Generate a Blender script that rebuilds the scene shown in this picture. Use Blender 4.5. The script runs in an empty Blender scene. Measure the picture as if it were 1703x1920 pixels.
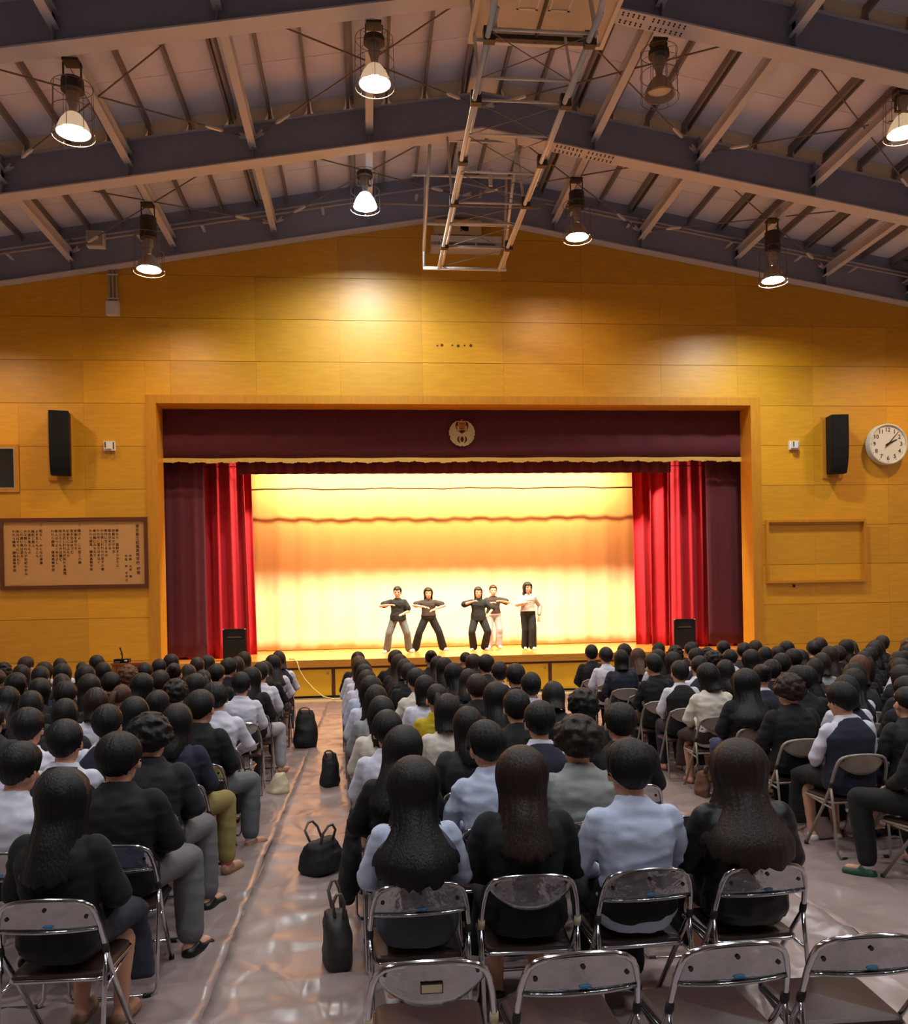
import bpy, bmesh, math, random
from mathutils import Vector, Matrix, noise

# ------------------------------------------------------------------ camera, world, exposure
scene = bpy.context.scene
col = scene.collection
CAM_H = 2.045
cam_data = bpy.data.cameras.new('camera')
cam_data.sensor_fit = 'HORIZONTAL'
cam_data.sensor_width = 36.0
cam_data.lens = 36.0 * 1600 / 1703
cam_data.shift_y = (1135 - 960) / 1703
cam_data.clip_start = 0.05
cam = bpy.data.objects.new('camera', cam_data)
col.objects.link(cam)
cam.matrix_world = Matrix(((0.99481648, 0.01974485, -0.09975129, 0),
                           (-0.09983223, 0.00315418, -0.99499929, 0),
                           (-0.01933148, 0.99980008, 0.005109, CAM_H),
                           (0, 0, 0, 1)))
scene.camera = cam
world = bpy.data.worlds.new('world')
scene.world = world
world.use_nodes = True
world.node_tree.nodes['Background'].inputs[0].default_value = (0.02, 0.022, 0.03, 1)
world.node_tree.nodes['Background'].inputs[1].default_value = 0.3
vs = scene.view_settings
vs.view_transform = 'Standard'
vs.look = 'None'
vs.gamma = 1.0
vs.use_curve_mapping = False
vs.exposure = 0.0
scene.cycles.use_denoising = True
scene.cycles.max_bounces = 8
scene.cycles.diffuse_bounces = 5
scene.cycles.glossy_bounces = 4
scene.cycles.sample_clamp_indirect = 6.0
LAMP_WARM = (1.0, 0.72, 0.45)
LAMP_COOL = (0.88, 0.97, 1.0)
LAMP_POWER = 330.0          # emission strength of one lit high bay lens
NEAR_LIT = tuple(range(12))              # which overhead lamps behind the first rows are on
STAGE_FRONT_POWER = 1500.0   # border light behind the valance
STAGE_BACK_POWER = 380.0    # border light in front of the backdrop

random.seed(7)
R = math.radians

# ------------------------------------------------------------------ helpers
def lin(c):
    return tuple(((v / 255) / 12.92 if v / 255 <= 0.04045 else ((v / 255 + 0.055) / 1.055) ** 2.4) for v in c)

def mat(name, rgb, rough=0.6, metal=0.0, var=0.0, scale=6.0, stretch=(1, 1, 1), bump=0.0, bscale=None,
        coat=0.0, sheen=0.0, emit=None, estr=0.0, objvar=0.0, spec=None):
    """procedural principled material; rgb is sRGB 0-255"""
    m = bpy.data.materials.new(name)
    m.use_nodes = True
    nt = m.node_tree
    N, L = nt.nodes, nt.links
    b = N['Principled BSDF']
    c = lin(rgb)
    b.inputs['Base Color'].default_value = (*c, 1)
    b.inputs['Roughness'].default_value = rough
    b.inputs['Metallic'].default_value = metal
    if coat:
        b.inputs['Coat Weight'].default_value = coat
        b.inputs['Coat Roughness'].default_value = 0.25
    if sheen:
        b.inputs['Sheen Weight'].default_value = sheen
        b.inputs['Sheen Roughness'].default_value = 0.4
    if spec is not None:
        b.inputs['Specular IOR Level'].default_value = spec
    if emit:
        b.inputs['Emission Color'].default_value = (*emit, 1)
        b.inputs['Emission Strength'].default_value = estr
    if var or bump:
        tc = N.new('ShaderNodeTexCoord')
        mp = N.new('ShaderNodeMapping')
        mp.inputs['Scale'].default_value = stretch
        L.new(tc.outputs['Object'], mp.inputs['Vector'])
        src = mp.outputs['Vector']
        oi = None
        if objvar:
            oi = N.new('ShaderNodeObjectInfo')
            ad = N.new('ShaderNodeVectorMath')
            ad.operation = 'MULTIPLY_ADD'
            ad.inputs[1].default_value = (1, 1, 1)
            cm = N.new('ShaderNodeCombineXYZ')
            ml = N.new('ShaderNodeMath')
            ml.operation = 'MULTIPLY'
            ml.inputs[1].default_value = 57.0
            L.new(oi.outputs['Random'], ml.inputs[0])
            L.new(ml.outputs[0], cm.inputs['X'])
            L.new(ml.outputs[0], cm.inputs['Z'])
            L.new(src, ad.inputs[0])
            L.new(cm.outputs[0], ad.inputs[2])
            src = ad.outputs[0]
        no = N.new('ShaderNodeTexNoise')
        no.inputs['Scale'].default_value = scale
        no.inputs['Detail'].default_value = 5
        L.new(src, no.inputs['Vector'])
        if var:
            hv = N.new('ShaderNodeHueSaturation')
            hv.inputs['Color'].default_value = (*c, 1)
            mr = N.new('ShaderNodeMapRange')
            mr.inputs['From Min'].default_value = 0.25
            mr.inputs['From Max'].default_value = 0.75
            mr.inputs['To Min'].default_value = 1 - var
            mr.inputs['To Max'].default_value = 1 + var
            L.new(no.outputs['Fac'], mr.inputs['Value'])
            val = mr.outputs['Result']
            if objvar:
                m2 = N.new('ShaderNodeMapRange')
                m2.inputs['To Min'].default_value = 1 - objvar
                m2.inputs['To Max'].default_value = 1 + objvar
                L.new(oi.outputs['Random'], m2.inputs['Value'])
                mm = N.new('ShaderNodeMath')
                mm.operation = 'MULTIPLY'
                L.new(val, mm.inputs[0])
                L.new(m2.outputs['Result'], mm.inputs[1])
                val = mm.outputs[0]
            L.new(val, hv.inputs['Value'])
            L.new(hv.outputs['Color'], b.inputs['Base Color'])
        if bump:
            n2 = no
            if bscale:
                n2 = N.new('ShaderNodeTexNoise')
                n2.inputs['Scale'].default_value = bscale
                n2.inputs['Detail'].default_value = 4
                L.new(src, n2.inputs['Vector'])
            bp = N.new('ShaderNodeBump')
            bp.inputs['Strength'].default_value = bump
            bp.inputs['Distance'].default_value = 0.02
            L.new(n2.outputs['Fac'], bp.inputs['Height'])
            L.new(bp.outputs['Normal'], b.inputs['Normal'])
    return m

class MB:
    """collects shapes into one mesh"""
    def __init__(self):
        self.v, self.f, self.mi, self.cur = [], [], [], 0
    def add(self, vs_, fs):
        o = len(self.v)
        self.v += [tuple(p) for p in vs_]
        for q in fs:
            self.f.append(tuple(i + o for i in q))
            self.mi.append(self.cur)
        return self
    def box(self, x0, x1, y0, y1, z0, z1, M=None):
        p = [(x0, y0, z0), (x1, y0, z0), (x1, y1, z0), (x0, y1, z0), (x0, y0, z1), (x1, y0, z1), (x1, y1, z1), (x0, y1, z1)]
        if M: p = [M @ Vector(q) for q in p]
        return self.add(p, [(0, 3, 2, 1), (4, 5, 6, 7), (0, 1, 5, 4), (1, 2, 6, 5), (2, 3, 7, 6), (3, 0, 4, 7)])
    def prism(self, pts, a, b, axis=1):
        """polygon pts (2D) extruded from a to b along axis; axis 1: pts are (x,z), axis 0: (y,z), axis 2: (x,y)"""
        n = len(pts)
        def mk(p, t):
            return (p[0], t, p[1]) if axis == 1 else ((t, p[0], p[1]) if axis == 0 else (p[0], p[1], t))
        v = [mk(p, a) for p in pts] + [mk(p, b) for p in pts]
        f = [tuple(range(n)), tuple(range(2 * n - 1, n - 1, -1))]
        f += [(i, i + n, (i + 1) % n + n, (i + 1) % n) for i in range(n)]
        return self.add(v, f)
    def tube(self, pts, r, seg=8, closed=False, caps=True):
        pts = [Vector(p) for p in pts]
        n = len(pts)
        rs = r if isinstance(r, (list, tuple)) else [r] * n
        v, f = [], []
        up = None
        for i, p in enumerate(pts):
            if closed: t = pts[(i + 1) % n] - pts[i - 1]
            else: t = pts[min(i + 1, n - 1)] - pts[max(i - 1, 0)]
            if t.length < 1e-9: t = Vector((0, 0, 1))
            t.normalize()
            if up is None:
                up = Vector((0, 0, 1)) if abs(t.z) < .9 else Vector((0, 1, 0))
            s = t.cross(up)
            if s.length < 1e-6: s = t.cross(Vector((1, 0, 0)))
            s.normalize()
            up = s.cross(t).normalized()
            for k in range(seg):
                a = 2 * math.pi * k / seg
                v.append(p + (s * math.cos(a) + up * math.sin(a)) * rs[i])
        m = n if closed else n - 1
        for i in range(m):
            j = (i + 1) % n
            for k in range(seg):
                k2 = (k + 1) % seg
                f.append((i * seg + k, i * seg + k2, j * seg + k2, j * seg + k))
        if not closed and caps:
            f.append(tuple(range(seg - 1, -1, -1)))
            f.append(tuple(range((n - 1) * seg, n * seg)))
        return self.add(v, f)
    def lathe(self, prof, seg=24, c=(0, 0, 0), axis='z'):
        """prof: list of (r, h); closed with caps"""
        v, f = [], []
        for r, h in prof:
            for k in range(seg):
                a = 2 * math.pi * k / seg
                x, y = r * math.cos(a), r * math.sin(a)
                p = (x, y, h) if axis == 'z' else ((x, h, y) if axis == 'y' else (h, x, y))
                v.append((p[0] + c[0], p[1] + c[1], p[2] + c[2]))
        n = len(prof)
        for i in range(n - 1):
            for k in range(seg):
                k2 = (k + 1) % seg
                f.append((i * seg + k, i * seg + k2, (i + 1) * seg + k2, (i + 1) * seg + k))
        f.append(tuple(range(seg - 1, -1, -1)))
        f.append(tuple(range((n - 1) * seg, n * seg)))
        return self.add(v, f)
    def ell(self, c, r, seg=14, rings=9, M=None):
        v, f = [], []
        for i in range(rings + 1):
            t = math.pi * i / rings
            for k in range(seg):
                a = 2 * math.pi * k / seg
                p = Vector((r[0] * math.sin(t) * math.cos(a), r[1] * math.sin(t) * math.sin(a), r[2] * math.cos(t)))
                if M: p = M @ p
                v.append(p + Vector(c))
        for i in range(rings):
            for k in range(seg):
                k2 = (k + 1) % seg
                f.append((i * seg + k, (i + 1) * seg + k, (i + 1) * seg + k2, i * seg + k2))
        return self.add(v, f)
    def cap(self, p0, r0, p1, r1, seg=14):
        """tapered capsule"""
        p0, p1 = Vector(p0), Vector(p1)
        t = (p1 - p0).normalized()
        pts, rs = [], []
        for a in (-85, -60, -30, 0):
            pts.append(p0 + t * r0 * math.sin(R(a))); rs.append(r0 * math.cos(R(a)))
        for a in (0, 30, 60, 85):
            pts.append(p1 + t * r1 * math.sin(R(a))); rs.append(r1 * math.cos(R(a)))
        return self.tube(pts, rs, seg)
    def loft(self, rings, side, seg=20):
        """rings: (centre, rx, ry); side: lateral axis"""
        side = Vector(side).normalized()
        v, f = [], []
        n = len(rings)
        cs = [Vector(q[0]) for q in rings]
        for i, (c, rx, ry) in enumerate(rings):
            t = (cs[min(i + 1, n - 1)] - cs[max(i - 1, 0)]).normalized()
            fw = side.cross(t).normalized()
            for k in range(seg):
                a = 2 * math.pi * k / seg
                ca, sa = math.cos(a), math.sin(a)
                v.append(cs[i] + side * rx * math.copysign(abs(ca) ** .85, ca) + fw * ry * math.copysign(abs(sa) ** .85, sa))
        for i in range(n - 1):
            for k in range(seg):
                k2 = (k + 1) % seg
                f.append((i * seg + k, i * seg + k2, (i + 1) * seg + k2, (i + 1) * seg + k))
        f.append(tuple(range(seg - 1, -1, -1)))
        f.append(tuple(range((n - 1) * seg, n * seg)))
        return self.add(v, f)
    def mesh(self, name, mats=(), smooth=False):
        me = bpy.data.meshes.new(name)
        me.from_pydata(self.v, [], self.f)
        for m in (mats if isinstance(mats, (list, tuple)) else [mats]):
            me.materials.append(m)
        if len(me.materials) > 1:
            me.polygons.foreach_set('material_index', self.mi)
        if smooth:
            me.polygons.foreach_set('use_smooth', [True] * len(me.polygons))
            if smooth == 'auto':
                me.set_sharp_from_angle(angle=R(38))
        me.update()
        return me
    def build(self, name, m, parent=None, smooth=False, loc=None, rot=None):
        return obj(name, self.mesh(name, m, smooth), parent, loc, rot)

def obj(name, data, parent=None, loc=None, rot=None):
    o = bpy.data.objects.new(name, data)
    col.objects.link(o)
    if parent is not None: o.parent = parent
    if loc is not None: o.location = loc
    if rot is not None: o.rotation_euler = rot
    return o

def tag(o, label=None, cat=None, group=None, kind=None):
    if label: o['label'] = label
    if cat: o['category'] = cat
    if group: o['group'] = group
    if kind: o['kind'] = kind
    return o

def thing(name, label, cat, loc=(0, 0, 0), rz=0, group=None):
    o = obj(name, None, None, loc, (0, 0, rz))
    o.empty_display_size = 0.1
    return tag(o, label, cat, group)

def struct(o):
    o['kind'] = 'structure'
    return o

def copy_tree(o, parent=None):
    c = o.copy()
    col.objects.link(c)
    c.parent = parent
    for ch in o.children:
        copy_tree(ch, c)
    return c

bench = bpy.data.scenes.new('bench')      # empty side scene in which modifiers are baked quickly
def bake(o):
    bench.collection.objects.link(o)
    vl = bench.view_layers[0]
    with bpy.context.temp_override(scene=bench, view_layer=vl):
        dg = bpy.context.evaluated_depsgraph_get()
        me = bpy.data.meshes.new_from_object(o.evaluated_get(dg))
    bench.collection.objects.unlink(o)
    return me

def text_mesh(s, size, m, align='CENTER', spacing=1.0, extrude=0.002, bold=0.0):
    cu = bpy.data.curves.new('text', 'FONT')
    cu.body = s
    cu.size = size
    cu.align_x = align
    cu.align_y = 'CENTER'
    cu.space_line = spacing
    cu.extrude = extrude
    cu.offset = bold
    cu.resolution_u = 3
    t = bpy.data.objects.new('text', cu)
    me = bake(t)
    bpy.data.objects.remove(t)
    me.materials.clear()
    me.materials.append(m)
    me.name = 'lettering'
    return me

def fuse(mb, name, voxel=0.012, smooth=6, wrinkle=0.0, wscale=9.0, seed=0.0, flatten=None):
    """voxel remesh of overlapping closed shapes into one continuous skin"""
    o = bpy.data.objects.new(name, mb.mesh(name, []))
    md = o.modifiers.new('r', 'REMESH')
    md.mode = 'VOXEL'
    md.voxel_size = voxel
    md.use_smooth_shade = True
    if smooth:
        sm = o.modifiers.new('s', 'SMOOTH')
        sm.iterations = smooth
        sm.factor = 0.5
    me = bake(o)
    old = o.data
    bpy.data.objects.remove(o)
    bpy.data.meshes.remove(old)
    me.name = name
    if wrinkle:
        off = Vector((seed, seed * 1.7, 0))
        nv = len(me.vertices)
        cos, nos = [0.0] * (3 * nv), [0.0] * (3 * nv)
        me.vertices.foreach_get('co', cos)
        me.vertices.foreach_get('normal', nos)
        for i in range(nv):
            x, y, z = cos[3 * i:3 * i + 3]
            n = noise.noise(Vector((x * wscale * .8, y * wscale * .8, z * wscale * 1.5)) + off)
            n2 = noise.noise(Vector((x * wscale * 2.4, y * wscale * 2.0, z * wscale * 3.3)) + off)
            h = wrinkle * ((1 - abs(n) * 2.4) * .8 + n2 * .6)
            for k in range(3): cos[3 * i + k] += nos[3 * i + k] * h
        me.vertices.foreach_set('co', cos)
    me.polygons.foreach_set('use_smooth', [True] * len(me.polygons))
    me.update()
    return me

# ------------------------------------------------------------------ materials
M = {}
M['panel'] = mat('varnished_plywood', (214, 152, 18), 0.45, var=.10, scale=2.2, stretch=(1.0, 1, 7), objvar=.10, bump=.10, bscale=2.2, spec=.75)
M['casing'] = mat('casing_wood', (196, 132, 30), 0.42, var=.12, scale=3, stretch=(6, 6, 1), coat=.2)
M['groove'] = mat('wall_backing', (92, 52, 14), 0.8)
M['stagefloor'] = mat('stage_boards', (214, 142, 62), 0.28, var=.1, scale=3, stretch=(1, 8, 1), coat=.35)
M['lip'] = mat('stage_nosing', (196, 134, 48), 0.4, var=.1, scale=3, stretch=(1, 6, 8))
M['darkwood'] = mat('dark_brown_wood', (84, 42, 20), 0.5, var=.15, scale=4, stretch=(2, 6, 6))
M['frontpanel'] = mat('yellow_front_panel', (236, 184, 36), 0.42, var=.07, scale=2, coat=.2)
M['steel'] = mat('grey_painted_steel', (142, 144, 166), 0.5, var=.05, scale=3)
M['steel2'] = mat('light_painted_steel', (194, 190, 200), 0.5, var=.05, scale=3)
M['purlin'] = mat('brown_purlin_paint', (122, 114, 116), 0.6)
M['deck'] = mat('ceiling_board', (218, 218, 240), 0.75, var=.06, scale=2, objvar=.05)
M['closure'] = mat('beige_closure_board', (240, 218, 184), 0.7, var=.08, scale=3, objvar=.05)
M['backwall'] = mat('rear_wall_board', (122, 116, 112), 0.6, var=.3, scale=.7)
M['plaster'] = mat('plain_wall_board', (196, 190, 184), 0.6, var=.08, scale=2)
M['floor'] = mat('gym_floor_wood', (172, 148, 122), 0.3, var=.12, scale=3, stretch=(6, 1, 1), coat=.3)
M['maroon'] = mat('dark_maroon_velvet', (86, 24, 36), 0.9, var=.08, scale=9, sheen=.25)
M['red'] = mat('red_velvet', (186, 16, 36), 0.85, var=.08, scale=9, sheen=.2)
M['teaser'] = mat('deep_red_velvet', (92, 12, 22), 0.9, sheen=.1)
M['gold'] = mat('gold_fringe', (198, 158, 70), 0.6, var=.2, scale=40, stretch=(3, 1, .3))
M['backdrop'] = mat('cream_backdrop_cloth', (236, 208, 162), 0.85, var=.03, scale=3)
M['black'] = mat('black_plastic', (9, 9, 10), 0.6, var=.1, scale=20, spec=.25)
M['grille'] = mat('black_grille', (8, 8, 9), 0.7, bump=.5, scale=200, spec=.25)
M['white'] = mat('white_plastic', (226, 220, 212), 0.45)
M['clockface'] = mat('clock_face', (226, 220, 208), 0.4, var=.04, scale=3)
M['ink'] = mat('black_ink', (28, 24, 24), 0.6)
M['clockcase'] = mat('pale_clock_case', (206, 208, 198), 0.4, var=.06, scale=9)
M['boardframe'] = mat('brown_board_frame', (96, 48, 20), 0.45, var=.12, scale=5)
M['board'] = mat('tan_sign_board', (196, 146, 88), 0.6, var=.04, scale=3)
M['textink'] = mat('brown_lettering', (62, 26, 10), 0.6)
M['brass'] = mat('brass_plate', (214, 182, 96), 0.3, .8)
M['emblem'] = mat('pale_gold_emblem', (226, 200, 142), 0.32, .6, var=.08, scale=5)
M['emblem2'] = mat('deep_gold_emblem', (206, 148, 70), 0.35, .5)
M['chrome'] = mat('chrome_tube', (206, 206, 210), 0.13, 1.0, bump=.03, scale=14)
M['chromep'] = mat('chrome_sheet', (178, 180, 184), 0.14, 1.0, var=.22, scale=9, bump=.9, bscale=5)
M['beigepaint'] = mat('beige_chair_paint', (150, 138, 124), 0.38, .25, var=.05, scale=8)
M['vinyl'] = mat('brown_vinyl', (54, 34, 30), 0.42, var=.06, scale=14, bump=.05, bscale=60)
M['rubber'] = mat('black_rubber', (22, 21, 22), 0.6)
M['capbeige'] = mat('beige_joint_plastic', (198, 184, 150), 0.5)
M['sticker'] = mat('blue_sticker', (64, 132, 176), 0.5)
M['dimple'] = mat('dark_rivet', (70, 66, 62), 0.3, 1.0)
M['galv'] = mat('galvanised_tube', (216, 210, 206), 0.38, .2, var=.06, scale=10)
M['darkmetal'] = mat('dark_lamp_metal', (72, 62, 58), 0.55, .3)
M['glowwarm'] = mat('bell_added_glow_warm', (255, 236, 214), .4, emit=LAMP_WARM, estr=.45)  # emission added to the lamp bell so it looks lit by its lens
M['glowcool'] = mat('bell_added_glow_cool', (240, 248, 255), .4, emit=LAMP_COOL, estr=.45)  # same added bell glow, cool tint
M['reflector'] = mat('lamp_reflector', (168, 152, 138), 0.4, .4)
M['lenswarm'] = mat('lit_warm_lens', (255, 230, 200), 0.4, emit=LAMP_WARM, estr=LAMP_POWER)
M['lenscool'] = mat('lit_cool_lens', (235, 245, 255), 0.4, emit=LAMP_COOL, estr=LAMP_POWER * 2.1)
M['lensstrong'] = mat('lit_bright_cool_lens', (235, 245, 255), 0.4, emit=LAMP_COOL, estr=LAMP_POWER * 3.4)
M['glowstrong'] = mat('bell_added_glow_bright', (240, 248, 255), .4, emit=(.75, .92, 1.0), estr=3.0)  # stronger bluish glow put into the bell of one cool lamp
M['lensnear'] = mat('lit_neutral_lens', (245, 245, 250), 0.4, emit=(.92, .95, 1.0), estr=LAMP_POWER * 1.0)
M['lensoff'] = mat('unlit_lens', (206, 190, 162), 0.35)
M['wire'] = mat('cage_wire', (120, 106, 96), 0.5, .4)
M['hoopboard'] = mat('backboard_back', (206, 188, 164), 0.6, var=.1, scale=3)
M['hoopedge'] = mat('backboard_edge', (222, 208, 196), 0.5)
M['glass'] = mat('dark_window_glass', (14, 20, 24), 0.08, spec=.8)
M['alum'] = mat('aluminium_frame', (186, 178, 164), 0.4, .6)
M['bluecloth'] = mat('blue_grey_curtain', (52, 66, 86), 0.9)
M['lectern'] = mat('reddish_lectern_wood', (146, 78, 34), 0.45, var=.14, scale=3, stretch=(8, 8, 1))
M['beigebox'] = mat('beige_cabinet', (196, 172, 122), 0.55)
M['pvc'] = mat('grey_conduit', (168, 156, 146), 0.5)
M['cable'] = mat('pale_cable', (204, 178, 120), 0.6)

# floor cover sheet: pinkish brown plastic-coated cloth with greyish worn patches
def sheet_mat():
    m = mat('floor_cover_sheet', (152, 134, 130), 0.30, var=.15, scale=1.6, bump=.3, bscale=7, objvar=.04)
    nt = m.node_tree
    N, L = nt.nodes, nt.links
    bp = next(n for n in N if n.type == 'BUMP')
    old = bp.inputs['Height'].links[0].from_node
    src = old.inputs['Vector'].links[0].from_socket
    def layer(sc, stretch, dist):
        mp = N.new('ShaderNodeMapping'); mp.inputs['Scale'].default_value = stretch
        mp.inputs['Rotation'].default_value = (0, 0, R(dist * 30))
        L.new(src, mp.inputs['Vector'])
        n = N.new('ShaderNodeTexNoise')
        n.noise_type = 'RIDGED_MULTIFRACTAL'
        n.inputs['Scale'].default_value = sc
        n.inputs['Detail'].default_value = 3
        n.inputs['Distortion'].default_value = dist
        L.new(mp.outputs['Vector'], n.inputs['Vector'])
        return n.outputs['Fac']
    a, b = layer(1.1, (1, 1.7, 1), .6), layer(2.6, (1.6, .8, 1), 1.0)
    ad = N.new('ShaderNodeMath'); ad.operation = 'MULTIPLY_ADD'
    ad.inputs[1].default_value = .45
    L.new(b, ad.inputs[0]); L.new(a, ad.inputs[2])
    L.new(ad.outputs[0], bp.inputs['Height'])
    bp.inputs['Strength'].default_value = .8
    bp.inputs['Distance'].default_value = .045
    nt.nodes['Principled BSDF'].inputs['Specular IOR Level'].default_value = .5
    return m
M['sheet'] = sheet_mat()

# ------------------------------------------------------------------ the hall shell
WY = 18.71                    # face of the stage wall
XR, ZR, SL = 2.2, 10.46, 0.172  # ridge line, height of the beam soffit at the ridge, roof slope
XL, XE = -9.3, 13.7           # side walls
YB = -7.0                     # back wall
def soff(x, off=0.0):
    return ZR - SL * abs(x - XR) + off

fl = MB().box(XL, XE, YB, WY + .02, -.12, 0).build('floor', M['floor'])
struct(fl)

# floor cover sheets, laid along the hall
def sheet_h(x, y, xs):
    p = Vector((x * .9, y * 1.3, 3.1))
    w = noise.noise(Vector((x * .35, y * .22, 9))) * .9
    a = noise.noise(Vector((x * 1.1 + w, y * 2.6 + w * 2, 1.3)))
    b = noise.noise(Vector((x * 2.7 - y * .9, y * 1.7 + x * 1.4, 5.7)))
    c = noise.noise(Vector((x * 5.1, y * 3.7, 2.2)))
    h = .022 * (1 - min(1, abs(a) * 3.4)) ** 2 + .018 * (1 - min(1, abs(b) * 3.2)) ** 2 + .006 * c
    d = abs(x - xs)
    d = abs(x - xs - .05 * noise.noise(Vector((y * .7, xs, 3))))
    h += .0035 * math.exp(-(d / .03) ** 2) * (0.6 + .8 * noise.noise(Vector((y * 1.5, xs, 0))))
    return h + .008
where_s = ['under the far left seats beside the wall', 'under the left block seats', 'under the aisle seats of the left block', 'running down the centre aisle',
           'under the centre block seats', 'running down the right aisle', 'under the aisle seats of the right block', 'under the right block seats', 'under the far right seats beside the wall']
edges = [-9.2, -6.4, -4.55, -2.7, -.86, 1.0, 2.85, 4.7, 6.55, 13.6]
edges = [-9.2, -6.4, -4.5, -2.7, -.86, 1.0, 2.85, 4.7, 7.5, 13.6]
for i in range(9):
    x0, x1 = edges[i], edges[i + 1]
    dx, dy = (.055, .06) if 3 <= i <= 6 else (.11, .1)
    nx, ny = max(2, int((x1 - x0) / dx)), int((17.75 - 1.0) / dy)
    v, f = [], []
    for b in range(ny + 1):
        y = 1.0 + (17.75 - 1.0) * b / ny
        for a in range(nx + 1):
            x = x0 + (x1 - x0) * a / nx + .02 * noise.noise(Vector((y * .8, i, 0)))
            v.append((x, y, sheet_h(x, y, x0)))
    for b in range(ny):
        for a in range(nx):
            q = b * (nx + 1) + a
            f.append((q, q + 1, q + nx + 2, q + nx + 1))
    o = MB().add(v, f).build('floor_sheet', M['sheet'], smooth=True)
    md = o.modifiers.new('t', 'SOLIDIFY'); md.thickness = .003; md.offset = -1
    tag(o, 'wrinkled pinkish brown floor cover sheet ' + where_s[i], 'floor sheet', 'floor cover sheets')

# stage wall: backing with the proscenium opening, plywood panels as pieces
OX0, OX1, OZ = -4.63, 8.98, 6.55      # outside of the casing
IX0, IX1, IZ = -4.41, 8.75, 6.37      # clear opening
wall = MB()
TH = .22
wall.prism([(XL, 0), (-4.52, 0), (-4.52, soff(-4.52) + 1.05), (XL, soff(XL) + 1.05)], WY + .012, WY + TH)
wall.prism([(8.87, 0), (XE, 0), (XE, soff(XE) + 1.05), (8.87, soff(8.87) + 1.05)], WY + .012, WY + TH)
wall.prism([(-4.52, 6.46), (8.87, 6.46), (8.87, soff(8.87) + 1.05), (XR, ZR + 1.05), (-4.52, soff(-4.52) + 1.05)], WY + .012, WY + TH)
wf = wall.build('wall_front', M['groove'])
struct(wf)

def clip(poly, n, d):
    out = []
    for i in range(len(poly)):
        a, b = poly[i], poly[(i + 1) % len(poly)]
        da, db = n[0] * a[0] + n[1] * a[1] - d, n[0] * b[0] + n[1] * b[1] - d
        if da <= 0: out.append(a)
        if (da < 0) != (db < 0) and abs(da - db) > 1e-9:
            t = da / (da - db)
            out.append((a[0] + (b[0] - a[0]) * t, a[1] + (b[1] - a[1]) * t))
    return out
pm = {}
def panel(x0, x1, z0, z1, extra=None):
    g = .004
    x0 += g * .35; x1 -= g * .35; z0 += g; z1 -= g
    if x1 - x0 < .03 or z1 - z0 < .03: return
    poly = [(x0, z0), (x1, z0), (x1, z1), (x0, z1)]
    # roof slopes
    poly = clip(poly, (-SL, 1), ZR + .3 - SL * XR)
    poly = clip(poly, (SL, 1), ZR + .3 + SL * XR) if poly else poly
    if len(poly) < 3: return
    cx, cz = (x0 + x1) / 2, (z0 + z1) / 2
    rel = tuple((round(p[0] - cx, 4), round(p[1] - cz, 4)) for p in poly)
    if rel not in pm:
        pm[rel] = MB().prism(rel, -.0, .012).mesh('panel', M['panel'])
    obj('panel', pm[rel], wf, (cx, WY, cz))
WX0, WZ0, WZ1 = -7.22, 4.50, 5.50   # control room window
cols = [-9.5 + 0 * 0]
xs_seam = [-.512 + 1.795 * k for k in range(-5, 9)]
xs_seam = [XL] + [x for x in xs_seam if XL < x < XE] + [XE]
for n in range(0, 13):
    z0, z1 = .91 * n, .91 * (n + 1)
    for a, b in zip(xs_seam[:-1], xs_seam[1:]):
        pieces = [(a, b)]
        if z0 < OZ:
            np_ = []
            for (p, q) in pieces:
                for (c, d) in ((XL, OX0), (OX0, OX1), (OX1, XE)):
                    s, e = max(p, c), min(q, d)
                    if e - s > .02: np_.append((s, e))
            pieces = np_
        for (p, q) in pieces:
            inside = p >= OX0 - .01 and q <= OX1 + .01 and z0 < OZ
            if inside:
                if z1 <= OZ: continue
                panel(p, q, OZ, z1)
            elif z0 < WZ1 and z1 > WZ0 and p < WX0:
                if q > WX0:
                    panel(WX0, q, z0, z1)
                if z0 < WZ0: panel(p, min(q, WX0), z0, WZ0)
                if z1 > WZ1: panel(p, min(q, WX0), WZ1, z1)
            else:
                panel(p, q, z0, z1)

# proscenium casing
cs = MB()
cs.box(OX0, IX0, WY - .03, WY + .55, 0, OZ)
cs.box(IX1, OX1, WY - .03, WY + .55, 0, OZ)
cs.box(IX0, IX1, WY - .03, WY + .55, IZ, OZ)
o = cs.build('trim_1', M['casing']); struct(o)

# faint old screw marks on the wall above the stage
for i, (x, z) in enumerate(((1.62, 7.66), (1.72, 7.67), (1.95, 7.67), (2.08, 7.66), (2.22, 7.67), (2.36, 7.67))):
    MB().lathe([(.022 + .012 * (i % 2), -.004), (.018, .0)], 10, axis='y').build('screw_mark', M['darkwood'], wf, loc=(x, WY, z))

# other walls of the hall
o = MB().prism([(YB, 0), (WY + TH, 0), (WY + TH, soff(XL) + 1.05), (YB, soff(XL) + 1.05)], XL - .2, XL, axis=0).build('wall_left', M['plaster']); struct(o)
o = MB().prism([(YB, 0), (WY + TH, 0), (WY + TH, soff(XE) + 1.05), (YB, soff(XE) + 1.05)], XE, XE + .2, axis=0).build('wall_right', M['plaster']); struct(o)
o = MB().prism([(XL, 0), (XE, 0), (XE, soff(XE) + 1.05), (XR, ZR + 1.05), (XL, soff(XL) + 1.05)], YB - .2, YB).build('wall_back', M['backwall']); struct(o)

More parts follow.
